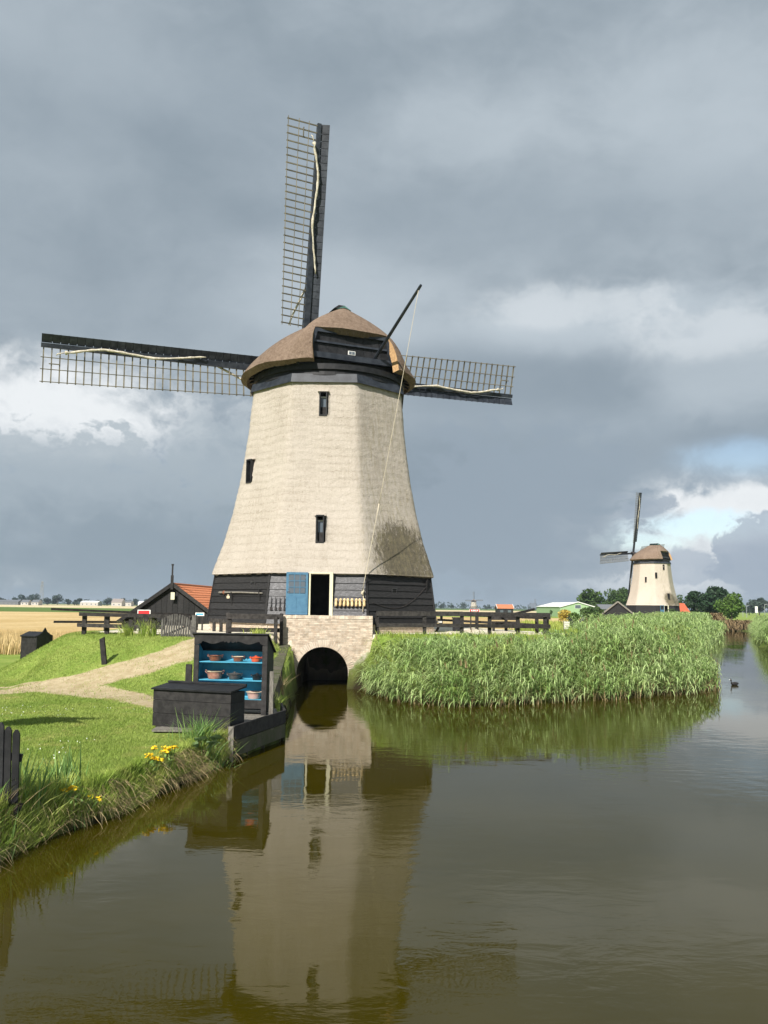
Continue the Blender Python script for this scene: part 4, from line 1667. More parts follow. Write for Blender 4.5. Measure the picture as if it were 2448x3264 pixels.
make_pot('brown two-handled pan at the left of the top blue shelf', -.46, 1.25, .150, .135, 'pot_brown', 2, None, 'pot_brown')
make_pot('small brown pan with cream rim in the middle of the top shelf', .13, 1.25, .128, .12, 'pot_brown', 2, None, 'enamel_cream')
make_pot('orange red casserole with lid at the right of the top shelf', .58, 1.25, .118, .105, 'pot_red', 2, 'pot_red')
make_pot('large chipped pink cooking pot at the left of the middle shelf', -.46, .815, .182, .185, 'pot_pink', 2, None, 'enamel_cream', 1.06)
make_pot('dark grey casserole with lid in the middle of the middle shelf', .05, .815, .150, .13, 'pot_grey', 2, 'pot_grey')
make_pot('small black pan at the right of the middle shelf', .62, .815, .118, .115, 'pot_black', 2, 'pot_black')
make_pot('wide pale pink bowl at the right of the bottom shelf', .56, .36, .168, .17, 'bowl_pink', 0, None, 'enamel_cream', 1.18)


def post_thing(name, label, p, w, d, h, m='old_wood', tilt=0, rz=0, top=.0):
    mb = MB()
    mb.hexa([(-w / 2, -d / 2, -.35), (w / 2, -d / 2, -.35), (w / 2, d / 2, -.35), (-w / 2, d / 2, -.35),
             (-w * .46, -d / 2, h - top), (w * .46, -d / 2, h), (w * .46, d / 2, h), (-w * .46, d / 2, h - top)])
    mb.add([(-w * .47, -d / 2 - .004, h * .35), (-w * .3, -d / 2 - .004, h * .35), (-w * .3, -d / 2 - .004, h * .36), (-w * .47, -d / 2 - .004, h * .36)], [(0, 1, 2, 3)])
    o = mb.build(name, m, None)
    o.location = p
    o.rotation_euler = (0, tilt, rz)
    return tag(o, label, 'post')


post_thing('timber_post', 'pale squared post against the right side of the cabinet', (-2.67, 21.22, .56), .10, .07, 1.08)
post_thing('timber_post', 'dark post behind the left side of the cabinet', (-4.80, 21.75, .5), .16, .08, 1.25, 'grey_black')
g = ground_at(333, 2117)
post_thing('timber_post', 'lone weathered post leaning left on the grassy mound', g, .16, .12, .86, 'grey_black', R(-8), 0, .05)


# ------------------------------------------------------------------ railings, gate, pickets
def railing(name, label, posts, rails, pw=.14, m='rail_wood'):
    """posts: (x, y, z_top); rails: (p, q, height, thickness)"""
    x0, y0, _ = posts[0]
    o = thing(name, label, 'railing', (x0, y0, ground_z(x0, y0)))
    for x, y, zt in posts:
        mb = MB()
        zb = ground_z(x, y) - .3
        a = random.uniform(-.015, .015)
        mb.hexa([(x - pw / 2, y - pw / 2, zb), (x + pw / 2, y - pw / 2, zb), (x + pw / 2, y + pw / 2, zb), (x - pw / 2, y + pw / 2, zb),
                 (x - pw / 2 + a, y - pw / 2, zt), (x + pw / 2 + a, y - pw / 2, zt), (x + pw / 2 + a, y + pw / 2, zt), (x - pw / 2 + a, y + pw / 2, zt)])
        mb.build('post', m, o, world=True)
    for p, q, h, th in rails:
        mb = MB()
        p, q = Vector(p), Vector(q)
        mid = p.lerp(q, .5) + Vector((0, 0, random.uniform(-.012, .012)))
        mb.beam(p, q, th, h)
        mb.build('rail', m, o, world=True)
    return o


# front left
A = [Vector((-11.0, 32.0, 0)), Vector((-10.08, 31.75, 0)), Vector((-9.12, 31.45, 0)), Vector((-8.2, 31.2, 0))]
railing('railing', 'dark two-rail fence on the mound left of the picket gate', [(p.x, p.y + .1, 2.80) for p in A],
        [((-11.15, 31.95, 2.83), (-7.55, 30.98, 2.80), .135, .06), ((-11.2, 31.94, 2.43), (-7.75, 31.02, 2.40), .135, .06)])
railing('railing', 'dark back fence with long projecting rails left of the mill', [(-11.0, 34.6, 2.80), (-10.15, 35.6, 2.78), (-9.85, 36.3, 2.76), (-8.3, 37.6, 2.75)],
        [((-13.0, 34.05, 2.985), (-8.1, 37.5, 2.78), .09, .06), ((-12.7, 33.6, 2.50), (-8.0, 37.3, 2.47), .09, .06)])
railing('railing', 'short dark railing between picket gate post and brick culvert',
        [(-6.02, 33.9, 2.93), (-5.92, 33.75, 2.84), (-4.14, 33.75, 2.80), (-3.98, 34.3, 2.92)],
        [((-6.0, 33.64, 2.80), (-4.0, 33.9, 2.79), .20, .06), ((-5.98, 33.64, 2.28), (-4.0, 33.9, 2.27), .17, .06)], .13)
railing('railing', 'short dark railing in front of the mill foot right of the gate', [(-7.0, 36.2, 2.62), (-6.6, 35.6, 2.62)],
        [((-7.2, 36.5, 2.58), (-6.4, 35.3, 2.58), .16, .06)], .12)
RP = [(-.22, 35.0), (1.72, 35.6), (3.28, 36.1), (4.48, 36.45), (5.72, 36.75), (6.92, 37.0)]
railing('railing', 'long dark two-rail fence behind the reeds right of the mill', [(x, y, 2.97) for x, y in RP],
        [((-.25, 34.9, 2.96), (3.3, 36.0, 2.98), .19, .06), ((3.3, 36.0, 2.98), (7.12, 36.92, 2.97), .17, .06),
         ((-.25, 34.9, 2.50), (3.3, 36.0, 2.50), .15, .06), ((3.3, 36.0, 2.50), (7.12, 36.92, 2.47), .15, .06)], .15)
railing('railing', 'far dark fence behind the long railing right of the mill', [(7.15, 37.9, 2.93), (6.95, 39.2, 2.92), (6.1, 43.0, 2.92), (5.0, 46.2, 2.92), (3.4, 50.2, 2.92)],
        [((7.2, 37.4, 2.83), (3.2, 50.6, 2.85), .12, .06), ((7.2, 37.4, 2.50), (3.2, 50.6, 2.52), .12, .06), ((5.5, 37.9, 2.93), (7.0, 40.2, 3.20), .10, .08)], .14)


def picket_gate():
    p0, p1 = Vector((-7.78, 30.72, 0)), Vector((-6.70, 30.45, 0))
    o = thing('picket_gate', 'grey picket gate with arched top on the mound by the path', 'gate', (p0.x, p0.y, ground_z(p0.x, p0.y)))
    n = 13
    d = (p1 - p0).normalized()
    nr = Vector((d.y, -d.x, 0))
    for k in range(n):
        s = k / (n - 1)
        p = p0.lerp(p1, s)
        zt = 2.62 + .27 * math.sin(math.pi * min(1, .12 + s * .8))
        zb = 1.93 - .04 * s
        a = random.uniform(-.02, .02) + .02
        w = .032
        m = MB()
        q = [p - d * w, p + d * w]
        vs = [q[0] + nr * .012, q[1] + nr * .012, q[1] - nr * .012, q[0] - nr * .012]
        m.hexa([(v.x - a, v.y, zb) for v in vs] + [(v.x + a, v.y, zt) for v in vs])
        m.build('picket', 'gate_wood', o, world=True)
    for z in (2.12, 2.52):
        m = MB()
        m.beam(p0 - nr * .035 + Vector((0, 0, z)), p1 - nr * .035 + Vector((0, 0, z)), .04, .08)
        m.build('rail', 'gate_wood', o, world=True)
    m = MB()
    m.beam(p0 - nr * .04 + Vector((0, 0, 2.10)), p1 - nr * .04 + Vector((0, 0, 2.55)), .03, .07)
    m.build('brace', 'gate_wood', o, world=True)
    q = p1 + d * .12
    z = ground_z(q.x, q.y)
    m = MB()
    m.box(q.x - .075, q.x + .075, q.y - .075, q.y + .075, z - .3, 2.86)
    m.build('gate_post', 'gate_wood', o, world=True)


picket_gate()


def near_pickets():
    o = thing('picket_fence', 'black pointed picket fence end at the bottom left lawn edge', 'fence', (-5.1, 11.75, ground_z(-5.2, 11.75)))
    for k, (px, top, bot) in enumerate(((-62, 2285, 2640), (-28, 2295, 2630), (3, 2303, 2640), (27, 2316, 2615), (53, 2326, 2625))):
        Y = 11.66 + .02 * k
        t_, b_ = on_y(px, top, Y), on_y(px - 6, bot, Y)
        m = MB()
        w, d = .046, .016
        L = [(b_.x - w, Y - d, b_.z - .3), (b_.x + w, Y - d, b_.z - .3), (b_.x + w, Y + d, b_.z - .3), (b_.x - w, Y + d, b_.z - .3),
             (t_.x - w, Y - d, t_.z - .05), (t_.x + w, Y - d, t_.z - .05), (t_.x + w, Y + d, t_.z - .05), (t_.x - w, Y + d, t_.z - .05)]
        m.hexa(L)
        m.add([(t_.x - w, Y - d, t_.z - .05), (t_.x + w, Y - d, t_.z - .05), (t_.x + w, Y + d, t_.z - .05), (t_.x - w, Y + d, t_.z - .05), (t_.x - w * .3, Y - d, t_.z), (t_.x + w * .3, Y - d, t_.z), (t_.x + w * .3, Y + d, t_.z), (t_.x - w * .3, Y + d, t_.z)],
              [(4, 5, 6, 7), (0, 1, 5, 4), (1, 2, 6, 5), (2, 3, 7, 6), (3, 0, 4, 7)])
        m.build('picket', 'black_paint', o, world=True)
    for yy in (2412, 2570):
        a, b = on_y(-90, yy - 18, 11.78), on_y(70, yy + 4, 11.80)
        m = MB()
        m.beam(a, b, .05, .10)
        m.build('rail', 'black_paint', o, world=True)


near_pickets()


def small_things():
    # black privy beyond the foot of the mound
    o = thing('privy', 'small black wooden privy with pointed gable beside the wheat field', 'shed', (-15.15, 38.2, .35), rz=R(-28))
    W, D = .42, .47
    prof = [(-W, 0), (-W, 1.45), (-.30, 1.50), (-.12, 1.62), (0, 1.80), (.12, 1.62), (.30, 1.50), (W, 1.45), (W, 0)]
    m = MB()
    m.box(-D, D, -W, W, -.2, 1.42)
    m.build('wall', 'grey_black', o)
    m = MB()
    m.prism(prof, D + .002, D + .05, lambda a, b, d: (d, a, b))
    m.build('front', 'black_paint', o)
    m = MB()
    m.prism([(-W - .05, 1.40), (0, 1.58), (W + .05, 1.40), (W + .05, 1.44), (0, 1.62), (-W - .05, 1.44)], -D - .04, D, lambda a, b, d: (d, a, b))
    m.build('roof', 'black_paint', o)
    m = MB()
    m.box(D + .051, D + .07, -.12, -.04, .70, .80)
    m.build('latch', 'iron', o)
    # red signs with white edge, one on each side of the mill
    def sign(lbl, px0, py0, px1, py1, Y, c='red_sign', post=True):
        a, b = on_y(px0, py1, Y), on_y(px1, py0, Y)
        o = thing('sign', lbl, 'sign', ((a.x + b.x) / 2, Y, ground_z((a.x + b.x) / 2, Y)))
        m = MB()
        m.box(a.x + .03, b.x - .03, Y - .015, Y + .015, a.z + .03, b.z - .03)
        m.build('panel', c, o, world=True)
        e = .03 if Y < 40 else .012
        for q in ((a.x, b.x, b.z - e, b.z), (a.x, b.x, a.z, a.z + e), (a.x, a.x + e, a.z + e, b.z - e), (b.x - e, b.x, a.z + e, b.z - e)):
            m = MB()
            m.box(q[0], q[1], Y - .02, Y + .02, q[2], q[3])
            m.build('border', 'white_paint', o, world=True)
        if post:
            for xx in (a.x + .08, b.x - .08):
                m = MB()
                m.box(xx - .03, xx + .03, Y + .021, Y + .08, ground_z(xx, Y) - .2, a.z + .1)
                m.build('post', 'rail_wood', o, world=True)
        return o
    sign('red rectangular sign with white border behind the left fence', 438, 1944, 480, 1968, 33.2)
    s = sign('small red sign with white lettering behind the right railing', 1496, 1941, 1529, 1951, 44.0)
    p = on_y(1512, 1946, 43.97)
    for k, (x0, x1) in enumerate(((-.17, -.10), (-.07, .02), (.05, .10), (.13, .19))):
        m = MB()
        m.box(p.x + x0, p.x + x1, 43.962, 43.975, p.z - .03, p.z + .03)
        m.build('lettering', 'white_paint', s, world=True)
    sign('small pale blue sign beside the foot of the mill at left', 623, 1953, 651, 1963, 37.4, 'cyan_paint')
    # bench and stone block on the terrace at the right
    q = on_y(1372, 1978, 39.2)
    o = thing('picnic_table', 'pale table top with dark legs behind the right railing', 'table', (q.x, 39.2, Z0))
    m = MB()
    m.box(q.x - .36, q.x + .5, 38.8, 39.6, 2.55, 2.62)
    m.build('table_top', 'stone_pale', o, world=True)
    for sx in (-.25, .38):
        m = MB()
        m.beam((q.x + sx - .15, 38.95, 2.1), (q.x + sx + .1, 39.45, 2.55), .08, .08)
        m.build('leg', 'rail_wood', o, world=True)
    q = on_y(1457, 1980, 41)
    o = thing('bin', 'black square bin on the terrace behind the right railing', 'bin', (q.x, 41, Z0))
    m = MB()
    m.box(q.x - .2, q.x + .2, 40.8, 41.2, 2.1, 2.72)
    m.build('body', 'black_paint', o, world=True)
    m = MB()
    m.box(q.x - .23, q.x + .23, 40.77, 41.23, 2.722, 2.78)
    m.build('lid', 'rail_wood', o, world=True)
    q = on_y(1610, 1985, 42)
    o = thing('bench', 'dark wooden bench on the terrace near the right fence end', 'bench', (q.x, 42, Z0))
    m = MB()
    m.box(q.x - .7, q.x + .7, 41.8, 42.2, 2.55, 2.60)
    m.build('seat', 'rail_wood', o, world=True)
    m = MB()
    m.box(q.x - .7, q.x + .7, 42.2, 42.25, 2.66, 2.92)
    m.build('backrest', 'rail_wood', o, world=True)
    for sx in (-.55, .55):
        m = MB()
        m.box(q.x + sx - .04, q.x + sx + .04, 41.85, 42.25, 2.1, 2.55)
        m.build('leg', 'rail_wood', o, world=True)
    # made-up pole and cut sheet outside the frame, added to cast the lawn shadow
    o = thing('shadow_pole', 'unseen pole and cut sheet added to cast the shadow on the lawn', 'shadow_caster', (-9.35, 16.4, ground_z(-9.35, 16.4)))
    m = MB()
    m.tube([(0, 0, -.3), (0, 0, 3.95)], [.06, .045], 8)
    m.build('pole', 'white_paint', o)
    m = MB()
    m.prism([(-.12, 2.25), (.25, 2.1), (.75, 2.55), (.95, 2.95), (1.45, 3.15), (1.0, 3.3), (1.35, 3.85), (.6, 3.6), (.1, 3.35), (-.15, 2.9)], -.012, .012, lambda a, b, d: (a * .92 + d * .4, -a * .39 + d * .9, b))
    m.build('shadow_sheet', 'red_sign', o)


small_things()


# ------------------------------------------------------------------ barns and houses
def gable_house(name, label, cat, loc, rz, W, Lg, ze, zr, wall, roof, rows=0, finial=False, trim=None, doors=(), windows=(), over=.25):
    """gable faces local -Y; half width W, length Lg, eaves ze, ridge zr (above loc.z)"""
    o = thing(name, label, cat, loc, None, rz)
    m = MB()
    m.prism([(-W, -.3), (W, -.3), (W, ze), (0, zr - .08), (-W, ze)], 0, Lg, lambda a, b, d: (a, d, b))
    m.build('wall', wall, o)
    sl = math.hypot(W, zr - ze)
    for s in (-1, 1):
        ux, uz = s * W / sl, -(zr - ze) / sl           # down the slope
        nx, nz = s * (zr - ze) / sl, W / sl
        P = lambda a, n, y: (ux * a + nx * n, y, zr + uz * a + nz * n)
        tot = sl + over
        m = MB()
        m.hexa([P(0, -.05, -over), P(tot, -.05, -over), P(tot, -.05, Lg + over), P(0, -.05, Lg + over), P(0, .0, -over), P(tot, .0, -over), P(tot, .0, Lg + over), P(0, .0, Lg + over)])
        r = m.build('roof', roof, o)
        if rows:
            for k in range(rows):                          # lapped courses of pantiles with a rolled section
                a0, a1 = tot * k / rows, tot * (k + 1) / rows + .03
                n = int((Lg + 2 * over) / .12)
                vs, fs = [], []
                for i in range(n + 1):
                    y = -over + (Lg + 2 * over) * i / n
                    b = .03 * (i % 2)
                    vs += [P(a0, .015 + b, y), P(a1, .05 + b, y), P(a1, .0, y)]
                for i in range(n):
                    q = 3 * i
                    fs += [(q, q + 1, q + 4, q + 3), (q + 1, q + 2, q + 5, q + 4)]
                m = MB()
                m.add(vs, fs)
                m.build('tile_course', roof, r)
    if rows:
        m = MB()
        m.tube([(0, -over, zr + .03), (0, Lg + over, zr + .03)], .10, 8)
        m.build('ridge_tiles', roof, o)
    if trim:
        for s in (-1, 1):
            m = MB()
            a, b = Vector((0, -over - .03, zr + .02)), Vector((s * (W + .2), -over - .03, ze - .14))
            m.beam(a, b, .06, .24)
            m.build('bargeboard', trim, o)
    if finial:
        m = MB()
        m.box(-.09, .09, -over - .13, -over - .04, zr - .35, zr + .62)
        m.box(-.05, .05, -over - .11, -over - .05, zr + .621, zr + 1.3)
        m.box(-.075, .075, -over - .13, -over - .04, zr + 1.301, zr + 1.40)
        m.build('finial', trim or wall, o)
    for (x0, x1, z0, z1, mt) in doors:
        m = MB()
        m.box(x0, x1, -.05, -.002, z0, z1)
        m.build('door', mt, o)
    for (x0, x1, z0, z1, mt) in windows:
        m = MB()
        m.box(x0, x1, -.06, -.002, z0, z1)
        w = m.build('window', 'white_paint', o)
        m = MB()
        m.box(x0 + .06, x1 - .06, -.075, -.061, z0 + .06, z1 - .06)
        m.build('pane', mt, w)
    return o


p = on_y(553, 1863, 60)
barn = gable_house('barn', 'black boarded barn with orange tiled roof left of the mill', 'barn', (p.x, 60, .35), R(-4), 3.55, 16, 1.75, p.z - .35, 'tarred', 'tile_orange', 15, True, 'grey_black')
for k in range(18):                       # upright boards of the gable
    x0 = -3.5 + 7.0 * k / 18
    x1 = x0 + 7.0 / 18 - .02
    hh = lambda x: 1.70 + (p.z - .35 - 1.75) * (1 - abs(x) / 3.55) - .12
    m = MB()
    m.hexa([(x0, -.03, 0), (x1, -.03, 0), (x1, -.004, 0), (x0, -.004, 0), (x0, -.03, hh(x0)), (x1, -.03, hh(x1)), (x1, -.004, hh(x1)), (x0, -.004, hh(x0))])
    m.build('board', 'tarred', barn)
m = MB()
m.box(-.05, .22, -.36, -.33, p.z - .35 - 1.05, p.z - .35 - .55)
m.build('owl_board', 'cream_paint', barn)


def at_far(px, py_base, Y):
    q = on_y(px, py_base, Y)
    return q


Y2 = 178
q2 = on_y(1410 * 1.4755, 1300 * 1.4755, Y2)
m2z = 1.75
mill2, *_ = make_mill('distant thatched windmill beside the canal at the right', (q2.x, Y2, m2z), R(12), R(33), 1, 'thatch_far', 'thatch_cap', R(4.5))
make_culvert('culvert', 'small brick culvert below the distant windmill at right', q2.x + .2, q2.x + 4.6, Y2 - 9.5, Y2 - 5.6, 2.35, q2.x + 2.4, .9, .4, False)
q3 = on_y(1510, 1938, 1240)
make_mill('tiny far windmill on the horizon beyond the right railing', (q3.x, 1240, .7), R(5), R(-20), 0, 'thatch_far', 'thatch_cap', R(0))


def px_house(name, label, cat, px0, px1, y_top, y_eave, y_base, Y, wall, roof, rz=0, Lg=10, trim=None, **kw):
    c = (px0 + px1) / 2
    a, b = on_y(px0, y_eave, Y), on_y(px1, y_eave, Y)
    t, e = on_y(c, y_top, Y).z, on_y(c, y_eave, Y).z
    zb = .4
    return gable_house(name, label, cat, ((a.x + b.x) / 2, Y, zb), rz, (b.x - a.x) / 2, Lg, e - zb, t - zb, wall, roof, trim=trim, **kw)


def side_house(name, label, cat, px0, px1, y_top, y_eave, Y, wall, roof, trim=None, zb=.5, depth=7, chimney=False):
    """long side to the camera"""
    a, b = on_y(px0, y_eave, Y), on_y(px1, y_eave, Y)
    t, e = on_y(px0, y_top, Y).z, on_y(px0, y_eave, Y).z
    Lg = b.x - a.x
    o = thing(name, label, cat, ((a.x + b.x) / 2, Y, zb))
    m = MB()
    m.prism([(0, 0), (depth, 0), (depth, e - zb), (depth / 2, t - zb - .15), (0, e - zb)], -Lg / 2, Lg / 2, lambda a_, b_, d: (d, a_, b_))
    m.build('wall', wall, o)
    for s in (0, 1):
        m = MB()
        y0, y1 = (-.3, depth / 2) if s == 0 else (depth + .3, depth / 2)
        m.hexa([(-Lg / 2 - .2, y0, e - zb - .2), (Lg / 2 + .2, y0, e - zb - .2), (Lg / 2 + .2, y1, t - zb - .12), (-Lg / 2 - .2, y1, t - zb - .12),
                (-Lg / 2 - .2, y0, e - zb - .08), (Lg / 2 + .2, y0, e - zb - .08), (Lg / 2 + .2, y1, t - zb), (-Lg / 2 - .2, y1, t - zb)])
        m.build('roof', roof, o)
    if trim:
        for sx in (-1, 1):
            m = MB()
            m.beam((sx * (Lg / 2 + .25), -.3, e - zb - .1), (sx * (Lg / 2 + .25), depth / 2, t - zb + .02), .12, .25)
            m.build('bargeboard', trim, o)
    if chimney:
        m = MB()
        m.box(-.4, .4, depth / 2 - .4, depth / 2 + .4, t - zb - .3, t - zb + 1.0)
        m.build('chimney', 'brick_dark', o)
    n = max(2, int(Lg / 4))
    for k in range(n):
        m = MB()
        x = -Lg / 2 + Lg * (k + .5) / n
        m.box(x - .55, x + .55, -.04, -.002, .9, min(2.1, e - zb - .3))
        m.build('window', 'glass', o)
    return o


px_house('shed', 'black shed with orange roof slope beside the distant mill', 'shed', 1918, 2022, 1918, 1960, 1960, 150, 'tarred', 'tile_orange', R(-14), 11, 'old_wood')
px_house('warehouse', 'pale green warehouse with white roof edge left of distant mill', 'warehouse', 1784, 1900, 1919, 1934, 1952, 255, 'green_sheet', 'white_paint', R(3), 30, 'white_paint',
         windows=((-.9, .9, 3.0, 4.1, 'glass'),))
side_house('outbuilding', 'low grey roofed outbuilding behind the black shed', 'building', 1915, 1962, 1926, 1940, 230, 'slate_roof', 'slate_roof')
side_house('cottage', 'cottage with red tiled roof right of the distant mill', 'house', 2152, 2198, 1922, 1952, 196, 'white_paint', 'tile_red', None, .6, 8, True)
side_house('farmhouse', 'orange roofed house beyond the right railing near the horizon', 'house', 1587, 1636, 1926, 1938, 300, 'tarred', 'tile_orange', 'white_paint')
# left horizon
side_house('barn', 'long white roofed barn on the left horizon', 'barn', 256, 312, 1914.5, 1919.5, 900, 'pale_wall', 'white_paint', None, .7, 14)
side_house('farmhouse', 'pyramid roofed farmhouse on the left horizon near the black barn', 'house', 355, 388, 1908, 1919, 850, 'pale_wall', 'farm_roof', None, .7, 12)
side_house('farmhouse', 'low pale farmhouse between the far farm and the black barn', 'house', 392, 418, 1914, 1920, 880, 'pale_wall', 'slate_roof', None, .7, 10)
side_house('glasshouse', 'long grey greenhouse at the far left edge of the horizon', 'greenhouse', -20, 58, 1911, 1917, 880, 'slate_roof', 'slate_roof', None, .7, 14)
side_house('farmhouse', 'grey hipped house just left of the lattice mast', 'house', 66, 90, 1911.5, 1919, 840, 'pale_wall', 'slate_roof', None, .7, 10)
side_house('farmhouse', 'grey hipped house at the foot of the lattice mast', 'house', 100, 122, 1911.5, 1919, 830, 'pale_wall', 'slate_roof', None, .7, 10)
side_house('greenhouse', 'low pale sheds on the horizon just left of the black barn', 'greenhouse', 440, 462, 1916, 1921, 870, 'white_paint', 'white_paint', None, .7, 10)


def lattice_mast():
    a, b = on_y(131, 1921, 1000), on_y(137, 1852, 1000)
    o = thing('lattice_mast', 'tall slim lattice mast on the left horizon behind the trees', 'mast', (a.x, 1000, .6))
    h = b.z - .6
    w0, w1 = 2.6, .5
    for sx in (-1, 1):
        for sy in (-1, 1):
            m = MB()
            m.beam((sx * w0, sy * w0, 0), (sx * w1, sy * w1, h), .28, .28)
            m.build('leg', 'grey_metal', o)
    for k in range(9):
        z0, z1 = h * k / 9, h * (k + 1) / 9
        w = lambda z: w0 + (w1 - w0) * z / h
        for sy in (-1, 1):
            m = MB()
            s = 1 if k % 2 else -1
            m.beam((-s * w(z0), sy * w(z0), z0), (s * w(z1), sy * w(z1), z1), .2, .2)
            m.build('brace', 'grey_metal', o)
    for z, ww in ((.80, 4.2), (.93, 3.2)):
        m = MB()
        m.beam((-ww * .3, 0, h * z), (ww * .5, 0, h * z), .35, 1.2)
        m.build('crossarm', 'grey_metal', o)


lattice_mast()


def power_station():
    Y = 4300
    a = on_y(1688, 1937, Y)
    b = on_y(1740, 1925, Y)
    o = thing('power_station', 'hazy power station with tall chimney on the far horizon', 'power station', (a.x, Y, .7))
    W = b.x - a.x
    m = MB()
    m.box(0, W, 0, 60, 0, b.z - .7 - 4)
    m.build('main_hall', 'slate_roof', o)
    m = MB()
    m.box(W * .1, W * .45, 5, 50, b.z - .7 - 3.9, b.z - .7 + 4)
    m.build('boiler_house', 'slate_roof', o)
    t = on_y(1705, 1910, Y)
    m = MB()
    m.tube([(t.x - a.x, -6, 0), (t.x - a.x, -6, t.z - .7)], [5, 3.6], 12)
    m.build('chimney', 'slate_roof', o)


power_station()


def lamp_and_signs():
    for i, (px, top, Y) in enumerate(((2380, 1930, 330), (2438, 1927, 300), (2368, 1934, 380))):
        q = on_y(px, 1955, Y)
        t = on_y(px, top, Y)
        z = ground_z(q.x, Y)
        o = thing('street_lamp', ['grey street lamp right of the bright tree', 'grey street lamp at the right picture edge', 'thin grey street lamp nearest the bright tree'][i], 'street lamp', (q.x, Y, z), 'street lamps along the far road')
        m = MB()
        m.tube([(0, 0, 0), (0, 0, t.z - z)], [.12, .07], 8)
        m.build('pole', 'grey_metal', o)
        m = MB()
        m.beam((0, 0, t.z - z), (1.0, -.2, t.z - z + .1), .22, .14)
        m.build('lamp_head', 'grey_metal', o)
    q = on_y(2411, 1955, 320)
    z = ground_z(q.x, 320)
    t = on_y(2411, 1932, 320)
    o = thing('road_sign', 'white road sign between the two far street lamps', 'road sign', (q.x, 320, z))
    m = MB()
    m.tube([(0, 0, 0), (0, 0, t.z - z)], .09, 8)
    m.build('post', 'grey_metal', o)
    for k in range(2):
        m = MB()
        m.box(-.5, .5, -.15, -.10, t.z - z - 1.25 - 1.2 * k, t.z - z - .1 - 1.2 * k)
        m.build('plate', 'white_paint', o)


lamp_and_signs()


def garden_windmill():
    Y = 55
    c = on_y(1832, 1993, Y)
    z = ground_z(c.x, Y)
    o = thing('garden_windmill', 'small black four-bladed windmill on a post behind the reeds', 'garden windmill', (c.x, Y, z))
    m = MB()
    m.beam((c.x, Y, z - .3), (c.x, Y, c.z + .1), .16, .16, (0, 1, 0))
    m.build('post', 'black_paint', o, world=True)
    m = MB()
    m.tube([(c.x, Y - .35, c.z), (c.x, Y + .9, c.z)], .06, 6)
    m.build('axle', 'black_paint', o, world=True)
    for k in range(4):
        a = R(42) + k * math.pi / 2
        d = Vector((math.cos(a), 0, math.sin(a)))
        n = Vector((-math.sin(a), .35, math.cos(a)))
        p0, p1 = Vector((c.x, Y - .3, c.z)) + d * .08, Vector((c.x, Y - .3, c.z)) + d * .72
        m = MB()
        m.beam(p0, p1, .05, .17 if k % 2 else .12, n, .04, .2)
        m.build('blade', 'black_paint', o, world=True)
    m = MB()
    m.prism([(0, -.12), (.5, -.25), (.5, .25), (0, .12)], -.02, .02, lambda a, b, d: (c.x + d, Y + .9 + a, c.z + b))
    m.build('tail_vane', 'black_paint', o, world=True)
    q = on_y(1810, 1993, 70)
    o = thing('trellis', 'low white lattice trellis near the garden windmill', 'trellis', (q.x, 70, ground_z(q.x, 70)))
    for k in range(7):
        m = MB()
        x = q.x - .27 + .09 * k
        m.box(x - .02, x + .02, 69.98, 70.0, q.z - .3, q.z + .3)
        m.build('slat', 'white_paint', o, world=True)
    for sx in (-.33, .33):
        m = MB()
        m.box(q.x + sx - .03, q.x + sx + .03, 69.97, 70.03, ground_z(q.x, 70) - .2, q.z + .32)
        m.build('post', 'old_wood', o, world=True)
    for k in range(4):
        m = MB()
        zz = q.z - .25 + .16 * k
        m.box(q.x - .31, q.x + .31, 70.003, 70.02, zz - .025, zz + .025)
        m.build('slat', 'white_paint', o, world=True)
    # white propped frame next to the black shed
    a, b = on_y(1910, 1957, 148), on_y(1919, 1982, 148)
    c = on_y(1903, 1961, 148)
    o = thing('leaning_prop', 'white leaning timber prop left of the black shed', 'frame', (b.x, 148, ground_z(b.x, 148)))
    m = MB()
    m.beam((b.x + .3, 148, ground_z(b.x, 148) - .2), a, .35, .3, (0, 1, 0))
    m.build('prop', 'white_paint', o, world=True)
    m = MB()
    m.beam(a + Vector((.2, -.2, 0)), c + Vector((0, -.2, 0)), .3, .3, (0, 1, 0))
    m.build('arm', 'white_paint', o, world=True)


garden_windmill()


def duck():
    p = on_z(2342, 2184, 0)
    o = thing('duck', 'small dark coot swimming by the reed bed tip', 'bird', (p.x, p.y, 0), None, R(200))
    m = MB()
    m.tube([(-.22, 0, .07), (-.15, 0, .07), (-.02, 0, .06), (.12, 0, .06), (.17, 0, .10), (.19, 0, .17), (.20, 0, .22), (.22, 0, .25), (.25, 0, .24)],
           [.01, .055, .085, .075, .045, .03, .034, .036, .02], 10)
    m.build('body', 'duck', o, smooth=True)
    m = MB()
    m.tube([(.25, 0, .24), (.31, 0, .23)], [.016, .004], 6)
    m.build('bill', 'white_paint', o)


duck()


